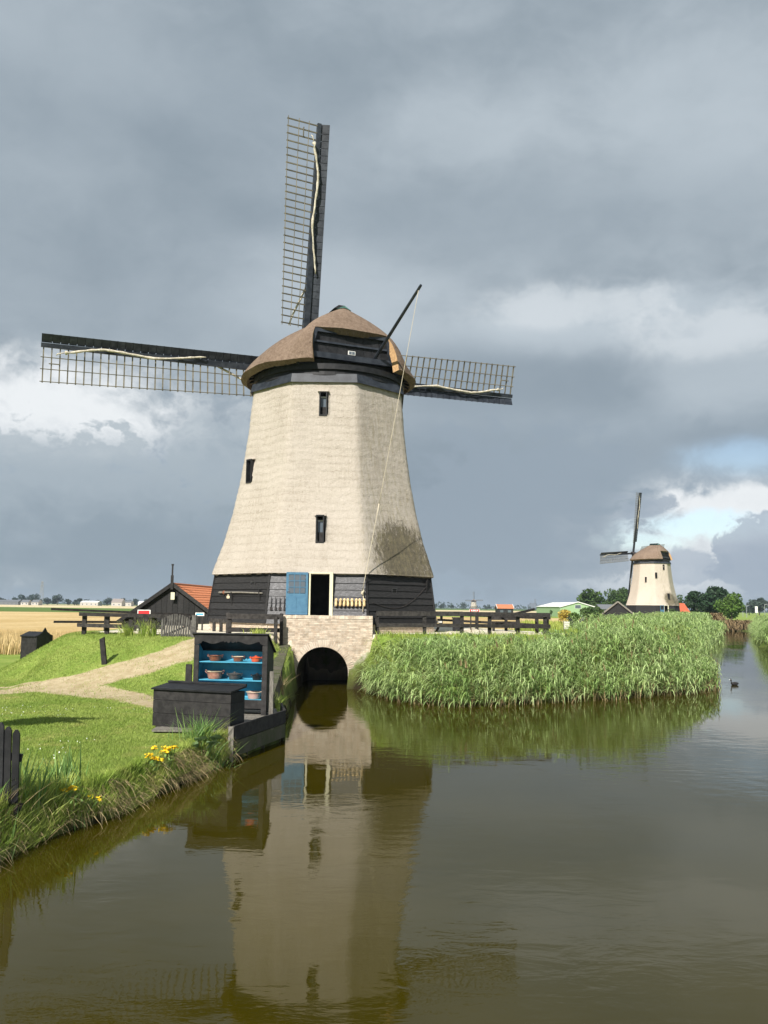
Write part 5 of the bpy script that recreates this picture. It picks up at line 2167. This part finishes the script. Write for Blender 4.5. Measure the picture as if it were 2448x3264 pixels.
# ------------------------------------------------------------------ trees and shrubs
def make_tree(name, label, base, h, w, leaf, size, n, lobes=14, trunk=.22, group=None, cat='tree', dep=None, seed=1, low=.12):
    """trunk with limbs and a crown of leaf faces gathered in lobes; w, dep = crown width and depth"""
    global rng
    keep, rng = rng, np.random.default_rng(seed)
    o = thing(name, label, cat, base, group)
    dep = dep or w
    tr = MB()
    cz0, cz1 = h * (trunk + low * 0), h
    tr.tube([(0, 0, -.3), (.03 * w, 0, h * .25), (-.02 * w, .02 * w, h * .5), (0, 0, h * .8)], [.035 * h, .028 * h, .02 * h, .006 * h], 7)
    cs = []
    for k in range(lobes):
        for _ in range(60):
            u = rng.uniform(-1, 1, 3)
            if np.sum(u * u) < 1:
                break
        zc = (cz0 + cz1) / 2 + u[2] * (cz1 - cz0) / 2 * .74
        wd = 1 - .25 * abs(u[2]) if u[2] > 0 else 1
        c = np.array([u[0] * w / 2 * .72 * wd, u[1] * dep / 2 * .72 * wd, zc])
        r = rng.uniform(.2, .34) * min(w, h * .9)
        cs.append((c, r))
        tr.tube([(0, 0, h * .3), tuple(c * np.array([.5, .5, .35]) + np.array([0, 0, h * .28])), tuple(c)], [.014 * h, .009 * h, .003 * h], 5)
    tr.build('trunk', 'bark', o)
    per = n // lobes
    pts = []
    for c, r in cs:
        d = rng.normal(size=(per, 3))
        d /= np.linalg.norm(d, axis=1)[:, None]
        rad = r * rng.uniform(.35, 1.0, per) ** .45
        q = c + d * rad[:, None] * np.array([1.05, 1.05, .8])
        pts.append(q[q[:, 2] > h * low])
    V, T = leaf_quads(np.concatenate(pts), size)
    nmesh('crown', V, T, leaf, o)
    rng = keep
    return o


def px_tree(name, label, px, py_top, py_base, wpx, Y, leaf, n=1500, size=None, zb=None, **kw):
    t = on_y(px, py_top, Y)
    z = ground_z(t.x, Y) if zb is None else zb
    h = t.z - z
    w = wpx / FPX * Y
    return make_tree(name, label, (t.x, Y, z), h, w, leaf, size or max(.11 * w, .25) * .55, n, **kw)


K = 1.4755
px_tree('tree', 'round green tree left of the distant mill above the warehouse', 1885, 1867, 1950, 86, 285, 'leaf_mid', 3200, seed=2, trunk=.1, low=.05)
px_tree('tree', 'darker green tree directly left of the distant mill', 1952, 1872, 1950, 58, 290, 'leaf_mid', 2600, seed=3, trunk=.1, low=.05)
px_tree('tree', 'pale green tree touching the left side of the distant mill', 1988, 1872, 1950, 52, 310, 'leaf_mid', 2400, seed=4, trunk=.1, low=.05)
px_tree('tree', 'large dark tree right of the distant mill, left half', 2218, 1868, 1962, 62, 215, 'leaf_dark', 3400, seed=5, trunk=.05, low=.03)
px_tree('tree', 'largest dark tree right of the distant mill with broad crown', 2276, 1860, 1962, 92, 218, 'leaf_dark', 4200, lobes=18, seed=6, trunk=.05, low=.03)
px_tree('tree', 'bright green round tree in front of the dark trees at right', 2328, 1890, 1964, 80, 190, 'leaf_bright', 3600, seed=7, trunk=.12, low=.1)
px_tree('tree', 'small tree peeping out behind the right side of the distant mill', 2166, 1888, 1955, 40, 270, 'leaf_mid', 1500, seed=8, trunk=.1)
px_tree('tree', 'dark tree group on the horizon at the right picture edge', 2418, 1904, 1955, 70, 560, 'leaf_far', 1800, seed=9, trunk=.03, low=0)
px_tree('tree', 'low dark tree on the horizon beside the street lamps', 2386, 1914, 1955, 40, 580, 'leaf_far', 1200, seed=10, trunk=.03, low=0)
px_tree('bush', 'yellow flowering bush left of the distant black shed', 1803, 1943, 1972, 50, 125, 'leaf_yellow', 1300, cat='bush', seed=11, trunk=.1, low=.05)
px_tree('bush', 'rounded bright green bush right of the yellow bush', 1830, 1950, 1980, 36, 118, 'leaf_bright', 1200, cat='bush', seed=12, trunk=.1, low=.03)
px_tree('bush', 'loose grey green bush in front of the black shed', 1880, 1932, 1985, 62, 120, 'leaf_mid', 2000, cat='bush', seed=13, trunk=.08, low=.03)
px_tree('bush', 'tall green bush between warehouse and black shed', 1908, 1928, 1980, 30, 130, 'leaf_mid', 1000, cat='bush', seed=14, trunk=.08, low=.03)
px_tree('bush', 'small bush growing on the foot of the distant mill', 2140, 1935, 1958, 28, 166, 'leaf_mid', 900, cat='bush', seed=15, trunk=.1, low=.03)
px_tree('bush', 'rusty brown low shrub under the black shed', 1935, 1972, 1990, 70, 105, 'heather', 1200, cat='bush', seed=16, trunk=.05, low=.02)
px_tree('tree', 'lone sapling in the field beyond the right fence end', 1757, 1941, 1958, 9, 240, 'leaf_mid', 300, seed=17, trunk=.2)
# left horizon trees
LT = [(6, 1899, 46, 'half hidden dark tree at the far left edge of the horizon'), (50, 1902, 26, 'small grey tree left of the big far tree row'),
      (72, 1890, 30, 'leftmost crown of the far broad tree row'), (94, 1889, 30, 'middle crown of the far broad tree row'), (116, 1889, 30, 'rightmost crown of the far broad tree row'),
      (154, 1899, 28, 'low rounded tree right of the lattice mast'), (184, 1895, 46, 'wide dark tree right of the lattice mast'),
      (217, 1909, 30, 'low tree left of the far white barn'), (250, 1906, 42, 'broad tree behind the far white barn'), (303, 1908, 36, 'low tree right of the far white barn'),
      (343, 1894, 30, 'tallest round tree on the left horizon'), (366, 1907, 24, 'small tree right of the tallest far tree'), (392, 1906, 34, 'tree behind the far farmhouse'),
      (431, 1907, 30, 'tree between the far farm and the black barn'), (412, 1911, 26, 'low tree behind the pale farmhouse'), (468, 1911, 34, 'tree just left of the black barn roof')]
for i, (px, top, w, lb) in enumerate(LT):
    px_tree('tree', lb, px, top, 1921, w, 930 + 15 * (i % 4), 'leaf_far', 700, seed=20 + i, trunk=.02, low=0, lobes=9, group='trees on the left horizon', zb=.7)
RT = [(1385, 1922, 26, 'small far tree close to the right side of the mill'), (1412, 1922, 30, 'low far tree right of the mill foot'), (1440, 1925, 34, 'wide low far tree left of the tiny windmill'),
      (1477, 1918, 26, 'round dark far tree next to the tiny windmill'), (1552, 1926, 34, 'low far tree right of the tiny windmill')]
for i, (px, top, w, lb) in enumerate(RT):
    px_tree('tree', lb, px, top, 1940, w, 1400, 'leaf_far', 600, seed=50 + i, trunk=.02, low=0, lobes=9, group='trees on the right horizon', zb=.7)


def treeline():
    n = 5200
    x = rng.uniform(-2600, 2600, n)
    y = 2500 + rng.uniform(-120, 120, n)
    hmax = 9 + 5 * np.sin(x * .011) + 4 * np.sin(x * .031 + 2) + 2.5 * np.sin(x * .083)
    z = .7 + rng.uniform(0, 1, n) * np.maximum(hmax, 3)
    V, T = leaf_quads(np.stack([x, y, z], 1), 4.2)
    stuff(nmesh('distant_wood', V, T, 'leaf_far'), 'far hazy belt of trees along the whole horizon', 'trees')


treeline()


# ------------------------------------------------------------------ reeds, grass, waterside plants
REEDS = [(-.75, 34.3), (-.3, 32.4), (.45, 30.0), (2.05, 28.4), (4.2, 29.0), (5.95, 30.15), (8.75, 31.65), (12.1, 34.05), (14.0, 36.2), (15.0, 39.0), (16.3, 43), (14.8, 47), (11, 45), (8.8, 41.5), (8.2, 38.2), (6.8, 36.2), (3.2, 35.2), (0.2, 34.3)]


def scatter(poly, n):
    P = np.array(poly)
    lo, hi = P.min(0), P.max(0)
    q = rng.uniform(lo, hi, (n, 2))
    return q[poly_dist(q[:, 0], q[:, 1], poly) < 0]


def reed_plants(P, H, nl=8, scale=1.0, wind=(-.55, -.25)):
    """stems with long arching leaves; returns leaf mesh and stem mesh"""
    n = len(P)
    z = np.maximum(ground_h(P[:, 0], P[:, 1]), -.25) - .05
    base = np.stack([P[:, 0], P[:, 1], z], 1)
    ln = np.stack([rng.normal(wind[0] * .13, .07, n), rng.normal(wind[1] * .13 - .02, .07, n)], 1)
    sV, sT = blades(base, H * .93, np.full(n, .016 * scale), ln, 2)
    L = []
    for k in range(nl):
        f = rng.uniform(.27, .97, n) ** .9 if k else np.full(n, .95)
        p = base + np.stack([ln[:, 0] * H * f ** 1.6, ln[:, 1] * H * f ** 1.6, H * .93 * f], 1)
        a = rng.uniform(0, 2 * np.pi, n)
        d = np.stack([np.cos(a) * .55 + wind[0], np.sin(a) * .55 + wind[1]], 1)
        d /= np.maximum(np.linalg.norm(d, axis=1), .3)[:, None]
        length = rng.uniform(.45, .80, n) * scale
        yaw = np.arctan2(d[:, 1], d[:, 0]) + np.pi / 2
        V, T = blades(p, length, rng.uniform(.03, .052, n) * scale, d * .82, 3, rise=.75, power=1.0, droop=rng.uniform(.55, 1.15, n), yaw=yaw)
        L.append((V, T))
    return merge(L), (sV, sT)


def make_reeds():
    P = scatter(REEDS, 9800)
    dfront = -poly_dist(P[:, 0], P[:, 1], REEDS)
    y = P[:, 1]
    front = poly_dist(P[:, 0], P[:, 1], WATER)            # negative: standing in the water
    ok = (rng.uniform(0, 1, len(P)) < np.where(dfront < 1.8, 1.0, .72))
    ok &= ground_h(P[:, 0], P[:, 1]) < 1.75
    P, dfront = P[ok], dfront[ok]
    n = len(P)
    root = np.maximum(ground_h(P[:, 0], P[:, 1]), -.25)
    H = rng.uniform(1.7, 2.4, n) * (.62 + .38 * sm(dfront / 1.2))
    cap_top = 2.10 + .60 * sm((P[:, 0] - 5.5) / 4) + .12 * wob(P[:, 0], P[:, 1], 1.4) - .32 * sm((1.8 - P[:, 0]) / 2) - 1.75 * sm((P[:, 0] - 10.8) / 5) + .25 * wob(P[:, 0], P[:, 1], 2.7)
    H = np.minimum(H, np.maximum(cap_top + rng.uniform(-.2, .12, n) - root, .35))
    (V, T), (sV, sT) = reed_plants(P, H, 10)
    o = thing('reed_bed', 'dense green reed bed at the water right of the culvert', 'reeds', (5.5, 33, 0))
    c = np.array([5.5, 33, 0])
    o['kind'] = 'stuff'
    nmesh('leaves', V - c, T, 'reed_leaf', o)['kind'] = 'stuff'
    nmesh('stems', sV - c, sT, 'reed_stem', o)['kind'] = 'stuff'
    # brown seed plumes standing out of the leaves
    pk = rng.uniform(0, 1, n) < .035
    pb = np.stack([P[pk, 0], P[pk, 1], root[pk] + H[pk] * .9], 1)
    kk = len(pb)
    V2, T2 = merge([blades(pb + rng.normal(0, .015, (kk, 3)), rng.uniform(.18, .34, kk), rng.uniform(.02, .04, kk), rng.normal(-.3, .2, (kk, 2)), 2) for _ in range(3)])
    nmesh('seed_plumes', V2 - c, T2, 'reed_dry', o)['kind'] = 'stuff'
    # dry broken stems at the waterline
    q = P[(dfront < .7)]
    q = q[rng.uniform(0, 1, len(q)) < .6]
    k = len(q)
    b = np.stack([q[:, 0], q[:, 1] - rng.uniform(0, .2, k), np.full(k, -.15)], 1)
    V, T = blades(b, rng.uniform(.35, .95, k), rng.uniform(.015, .03, k), rng.normal(0, .3, (k, 2)), 2)
    nmesh('dry_stems', V - c, T, 'reed_dry', o)['kind'] = 'stuff'
    # reeds along the canal towards the distant mill, coarser with distance
    parts, sparts = [], []
    A, B = np.array([15.5, 44.5]), np.array([53.5, 138.0])
    n = 3600
    t = rng.uniform(0, 1, n) ** 1.3
    off = rng.uniform(-5.5, .6, n)
    d = (B - A) / np.linalg.norm(B - A)
    nr = np.array([d[1], -d[0]])
    P = A + (B - A) * t[:, None] + nr * off[:, None] + rng.normal(0, .3, (n, 2))
    for lo, hi, sc, nl in ((0, .2, 1.5, 7), (.2, .5, 2.1, 6), (.5, 1.01, 3.0, 5)):
        s = (t >= lo) & (t < hi)
        (V, T), (sV, sT) = reed_plants(P[s], rng.uniform(1.5, 2.2, s.sum()), nl, sc * .8)
        parts.append((V, T))
    V, T = merge(parts)
    stuff(nmesh('reeds', V, T, 'reed_leaf'), 'strip of reeds along the canal leading to the distant mill', 'reeds')
    # right bank of the canal
    A, B = np.array([31.3, 70.2]), np.array([57.5, 135])
    n = 3000
    t = rng.uniform(0, 1, n)
    P = A + (B - A) * t[:, None] + np.array([1, -.45]) * rng.uniform(-.3, 6, n)[:, None]
    (V, T), _ = reed_plants(P, rng.uniform(1.2, 1.9, n), 5, 1.9)
    stuff(nmesh('reeds', V, T, 'reed_leaf'), 'reeds on the far right bank of the canal', 'reeds')
    n = 900
    P = np.stack([rng.uniform(53.5, 61, n), 0 * rng.uniform(0, 1, n)], 1)
    P[:, 1] = 139 + (P[:, 0] - 50) * .35 + rng.uniform(-1, 2.5, n)
    (V, T), _ = reed_plants(P, rng.uniform(1.4, 2.1, n), 5, 2.6)
    stuff(nmesh('reeds', V, T, 'reed_dry'), 'brown reeds closing the far end of the canal', 'reeds')
    # rough grass behind the bed, between the fence and the distant mill
    n = 26000
    y = 40 + 100 * rng.uniform(0, 1, n) ** 1.7
    x = (.16 + .26 * rng.uniform(0, 1, n)) * y + rng.uniform(-1, 1, n)
    ok = (poly_dist(x, y, PLAT) > .6) & (poly_dist(x, y, WATER) > .3)
    x, y = x[ok], y[ok]
    b = np.stack([x, y, ground_h(x, y)], 1)
    k = len(x)
    V, T = blades(b, rng.uniform(.35, .85, k) * (.8 + .4 * wob(x, y, .4)), .03 + y * .0006, rng.normal(-.1, .3, (k, 2)), 2)
    q = rng.uniform((-.6, 31.5), (8.8, 38.5), (16000, 2))
    gz = ground_h(q[:, 0], q[:, 1])
    ok = (gz > .9) & (poly_dist(q[:, 0], q[:, 1], PLAT) > .1) & (q[:, 1] > 34.0 - .4 * (q[:, 0] < 0))
    q, gz = q[ok], gz[ok]
    kq = len(q)
    V, T = merge([(V, T), blades(np.stack([q[:, 0], q[:, 1], gz], 1), rng.uniform(.06, .24, kq), rng.uniform(.012, .028, kq), rng.normal(-.1, .4, (kq, 2)), 2)])
    stuff(nmesh('rough_grass', V, T, 'bank_blade'), 'rough green grass behind the reed bed', 'grass')


make_reeds()


def grad_w(x, y):
    e = .05
    gx = poly_dist(x + e, y, WATER) - poly_dist(x - e, y, WATER)
    gy = poly_dist(x, y + e, WATER) - poly_dist(x, y - e, WATER)
    l = np.hypot(gx, gy) + 1e-6
    return gx / l, gy / l


def make_grass():
    # short lawn
    n = 420000
    y = 10.5 + 24 * rng.uniform(0, 1, n) ** 1.5
    x = -rng.uniform(.09, .50, n) * y - .4
    path, shl, mud = masks(x, y)
    dw = poly_dist(x, y, WATER)
    deck = (x > -4.85) & (y > 18.4) & (y < 22.55)
    ok = (dw > .22) & ~deck & (rng.uniform(0, 1, n) > path * (.93 + .1 * wob(x, y, 2.4))) & (shl < .4)
    x, y, dw = x[ok], y[ok], dw[ok]
    k = len(x)
    b = np.stack([x, y, ground_h(x, y) - .005], 1)
    h = rng.uniform(.022, .06, k) * (1 + .35 * wob(x, y, 1.5)) * (1 + 1.2 * (1 - sm((dw - .25) / .9)))
    V, T = blades(b, h, rng.uniform(.009, .016, k) * (.6 + y / 30), rng.normal(0, .45, (k, 2)), 1)
    stuff(nmesh('lawn', V, T, 'lawn_blade'), 'short mown grass of the lawn and the mound', 'grass')
    # white clover
    n = 420
    x = rng.uniform(-10.5, -5, n)
    y = rng.uniform(15, 22.5, n)
    path, _, _ = masks(x, y)
    ok = (path < .2) & (wob(x, y, .9) > -.05) & (x < -5.6)
    q = np.stack([x, y, ground_h(x, y) + .05], 1)[ok]
    V, T = leaf_quads(q, .016)
    stuff(nmesh('clover_flowers', V, T, 'flower_white'), 'tiny white clover flowers dotted over the lawn', 'flowers')
    # long bank grass leaning over the water
    n = 22000
    y = 9.5 + 9.2 * rng.uniform(0, 1, n) ** 1.25
    t = rng.uniform(0, 1, n) ** 1.4
    # follow the waterline
    wy = np.array([p[1] for p in WATER[2:12]])
    wx = np.array([p[0] for p in WATER[2:12]])
    near = sm((14.3 - y) / 2.2)
    x = np.interp(y, wy, wx) - .04 - t * (.35 + .95 * near)
    b = np.stack([x, y, ground_h(x, y) - .02], 1)
    gx, gy = grad_w(x, y)
    k = n
    h = rng.uniform(.12, .30, k) * (1 + .9 * near * rng.uniform(.2, 1, k)) * (1.05 - .45 * t)
    out = rng.uniform(-.15, .38, k) * (1 - t)
    lean = np.stack([-gx * out + rng.normal(0, .35, k), -gy * out + rng.normal(0, .35, k)], 1)
    V, T = blades(b, h, rng.uniform(.009, .018, k), lean, 3, rise=1.0, droop=rng.uniform(.0, .3, k))
    stuff(nmesh('bank_grass', V, T, 'bank_blade'), 'long green grass along the water edge of the lawn', 'grass')
    # straw hanging down the bank
    n = 4200
    y = 10 + 8.4 * rng.uniform(0, 1, n)
    x = np.interp(y, wy, wx) - rng.uniform(.02, .26, n)
    ok = rng.uniform(0, 1, n) < (.25 + .75 * sm((wob(x, y, 2.2) + .3) / .6)) * (.45 + .55 * sm((y - 13) / 3) + .3 * sm((12.6 - y) / 1.5))
    x, y = x[ok], y[ok]
    k = len(x)
    gx, gy = grad_w(x, y)
    b = np.stack([x, y, np.maximum(ground_h(x, y), .12) + .03], 1)
    lean = np.stack([-gx * rng.uniform(.3, 1.2, k) + rng.normal(0, .4, k), -gy * rng.uniform(.3, 1.2, k) + rng.normal(0, .4, k)], 1)
    V, T = blades(b, rng.uniform(.14, .34, k), rng.uniform(.007, .014, k), lean, 3, rise=.55, power=1.0, droop=rng.uniform(.6, 1.7, k))
    stuff(nmesh('straw', V, T, 'straw'), 'dry straw hanging down the lawn bank to the water', 'straw')


make_grass()


def clump(name, label, x, y, n, h0, h1, w0, w1, spread, leaf, lean=.35, segs=3, cat='plant', droop=.35):
    z = ground_z(x, y)
    o = thing(name, label, cat, (x, y, z))
    bx = rng.normal(0, spread, n)
    by = rng.normal(0, spread * .7, n)
    b = np.stack([bx, by, ground_h(x + bx, y + by) - z - .02], 1)
    V, T = blades(b, rng.uniform(h0, h1, n), rng.uniform(w0, w1, n), rng.normal(0, lean, (n, 2)), segs, droop=rng.uniform(0, droop, n))
    nmesh('leaves', V, T, leaf, o)
    return o


g = ground_at(640, 2368)
clump('reed_clump', 'tall green reed tuft in front of the chest at the quay end', g.x + .05, g.y + .1, 420, .25, .72, .012, .022, .24, 'iris_leaf', .4)
clump('reed_clump', 'lower grass tuft right of the chest tuft by the quay planks', -3.45, 17.75, 260, .15, .5, .01, .02, .2, 'bank_blade', .5)
clump('iris_clump', 'iris blades at the bank left of the yellow bank flowers', -4.75, 13.3, 46, .35, .75, .025, .04, .16, 'iris_leaf', .22, droop=.15)
clump('iris_clump', 'tall iris blades beside the black picket fence', -4.95, 12.35, 60, .4, .85, .025, .042, .2, 'iris_leaf', .25, droop=.2)
clump('iris_clump', 'iris blades at the bottom left corner of the bank', -5.0, 11.35, 70, .35, .8, .022, .04, .25, 'iris_leaf', .35, droop=.4)
clump('iris_clump', 'short iris blades between the picket fence and bank flowers', -4.62, 12.9, 40, .3, .6, .022, .036, .14, 'iris_leaf', .25, droop=.2)
clump('straw_clump', 'bleached straw tuft below the black picket fence', -4.95, 11.75, 150, .25, .62, .01, .018, .2, 'straw', .6, droop=.8)
clump('grass_tuft', 'flowering grass tuft at the left railing foot, left one', -9.15, 31.2, 150, .3, .75, .012, .022, .16, 'bank_blade', .3)
clump('grass_tuft', 'flowering grass tuft at the left railing foot, right one', -8.35, 31.0, 170, .3, .85, .012, .022, .2, 'bank_blade', .3)
clump('grass_tuft', 'green tuft at the top of the bank behind the cabinet', -4.6, 33.2, 160, .15, .4, .02, .035, .25, 'bank_blade', .4)
clump('grass_tuft', 'grass tuft growing out of the shaded wing wall', -2.75, 23.6, 120, .25, .6, .012, .02, .16, 'bank_blade', .5)
clump('grass_tuft', 'dry grass tuft on the wing wall near the arch', -3.05, 26.5, 70, .3, .8, .012, .02, .14, 'straw', .4)


def ragwort(label, px, py, heads, h, seed, spread=.14):
    r = random.Random(seed)
    g = ground_at(px, py)
    o = thing('ragwort', label, 'flower', g)
    st = MB()
    lf = []
    fl = MB()
    for k in range(heads):
        x, y = r.gauss(0, spread), r.gauss(0, spread * .6)
        z = h * r.uniform(.75, 1.05)
        st.tube([(x * .4, y * .4, -.05), (x * .8, y * .8, z * .5), (x, y, z)], .006, 4)
        for q in range(9):
            a, d = r.uniform(0, 6.28), r.uniform(0, .055)
            c = Vector((x + math.cos(a) * d, y + math.sin(a) * d, z + r.uniform(-.015, .03)))
            s = r.uniform(.018, .030)
            tl = Matrix.Rotation(r.uniform(-.6, .6), 4, 'X') @ Matrix.Rotation(r.uniform(-.6, .6), 4, 'Y')
            fl.add([c + tl @ Vector((s * math.cos(b * 1.047), s * math.sin(b * 1.047), .004 * (b % 2))) for b in range(6)] + [c + tl @ Vector((0, 0, .012))], [(b, (b + 1) % 6, 6) for b in range(6)])
        lf.append((x, y))
    st.build('stems', 'iris_leaf', o)
    fl.build('flower_heads', 'flower_yellow', o)['kind'] = 'stuff'
    n = 60
    b = np.stack([rng.normal(0, spread * .7, n), rng.normal(0, spread * .5, n), rng.uniform(0, h * .6, n)], 1)
    V, T = blades(b, rng.uniform(.06, .14, n), rng.uniform(.02, .04, n), rng.normal(0, .7, (n, 2)), 2, droop=.4)
    nmesh('leaves', V, T, 'iris_leaf', o)


ragwort('yellow ragwort in bloom on the lawn edge, right stand', 528, 2458, 13, .34, 1, .10)
ragwort('yellow ragwort in bloom on the lawn edge, left stand', 484, 2466, 9, .29, 2, .06)
ragwort('small yellow flowers low on the bank near the water', 262, 2585, 5, .12, 3, .12)
ragwort('few yellow flowers among the irises near the fence', 190, 2570, 4, .22, 4, .16)


def big_leaves():
    g = Vector((-3.5, 17.35, .42))
    o = thing('butterbur', 'broad pale butterbur leaves on the bank by the quay', 'plant', g)
    r = random.Random(4)
    for k in range(7):
        x, y, z = r.uniform(-.28, .30), r.uniform(-.25, .25), r.uniform(.06, .26)
        s = r.uniform(.10, .17)
        M = Matrix.Translation((x, y, z)) @ Matrix.Rotation(r.uniform(0, 6), 4, 'Z') @ Matrix.Rotation(r.uniform(.2, .8), 4, 'X')
        n = 14
        vs = [M @ Vector((0, 0, -.02))]
        for ring, rr in ((1, .55), (2, 1.0)):
            for b in range(n):
                a = 2 * math.pi * b / n
                wv = 1 - (.35 * math.exp(-((b - 0) / 1.2) ** 2)) + .05 * math.sin(4 * a)
                vs.append(M @ Vector((s * rr * wv * math.cos(a), s * rr * wv * math.sin(a) * .9, -.02 + .05 * rr * rr * (.5 + .5 * math.cos(3 * a)) * (1 if ring == 2 else .4) - .03 * (ring == 2))))
        fs = [(0, 1 + b, 1 + (b + 1) % n) for b in range(n)] + [(1 + b, 1 + n + b, 1 + n + (b + 1) % n, 1 + (b + 1) % n) for b in range(n)]
        m = MB()
        m.add(vs, fs)
        m.build('leaf', 'big_leaf', o, smooth=True)
        m = MB()
        m.tube([(x * .3, y * .3, -.15), M @ Vector((0, 0, -.02))], .01, 5)
        m.build('stalk', 'iris_leaf', o)


big_leaves()


def haze():
    m = bpy.data.materials.new('haze')
    m.use_nodes = True
    t = NT(m.node_tree)
    t.n.clear()
    out = t.node('ShaderNodeOutputMaterial')
    v = t.node('ShaderNodeVolumePrincipled')
    v.inputs['Color'].default_value = (.50, .60, .72, 1)
    v.inputs['Density'].default_value = .00016
    t.l.new(v.outputs[0], out.inputs['Volume'])
    MATS['haze'] = m
    mb = MB()
    mb.box(-9000, 9000, -1500, 13000, -2.5, 45)
    stuff(mb.build('haze', 'haze'), 'thin bluish haze over the far polder', 'haze')


haze()
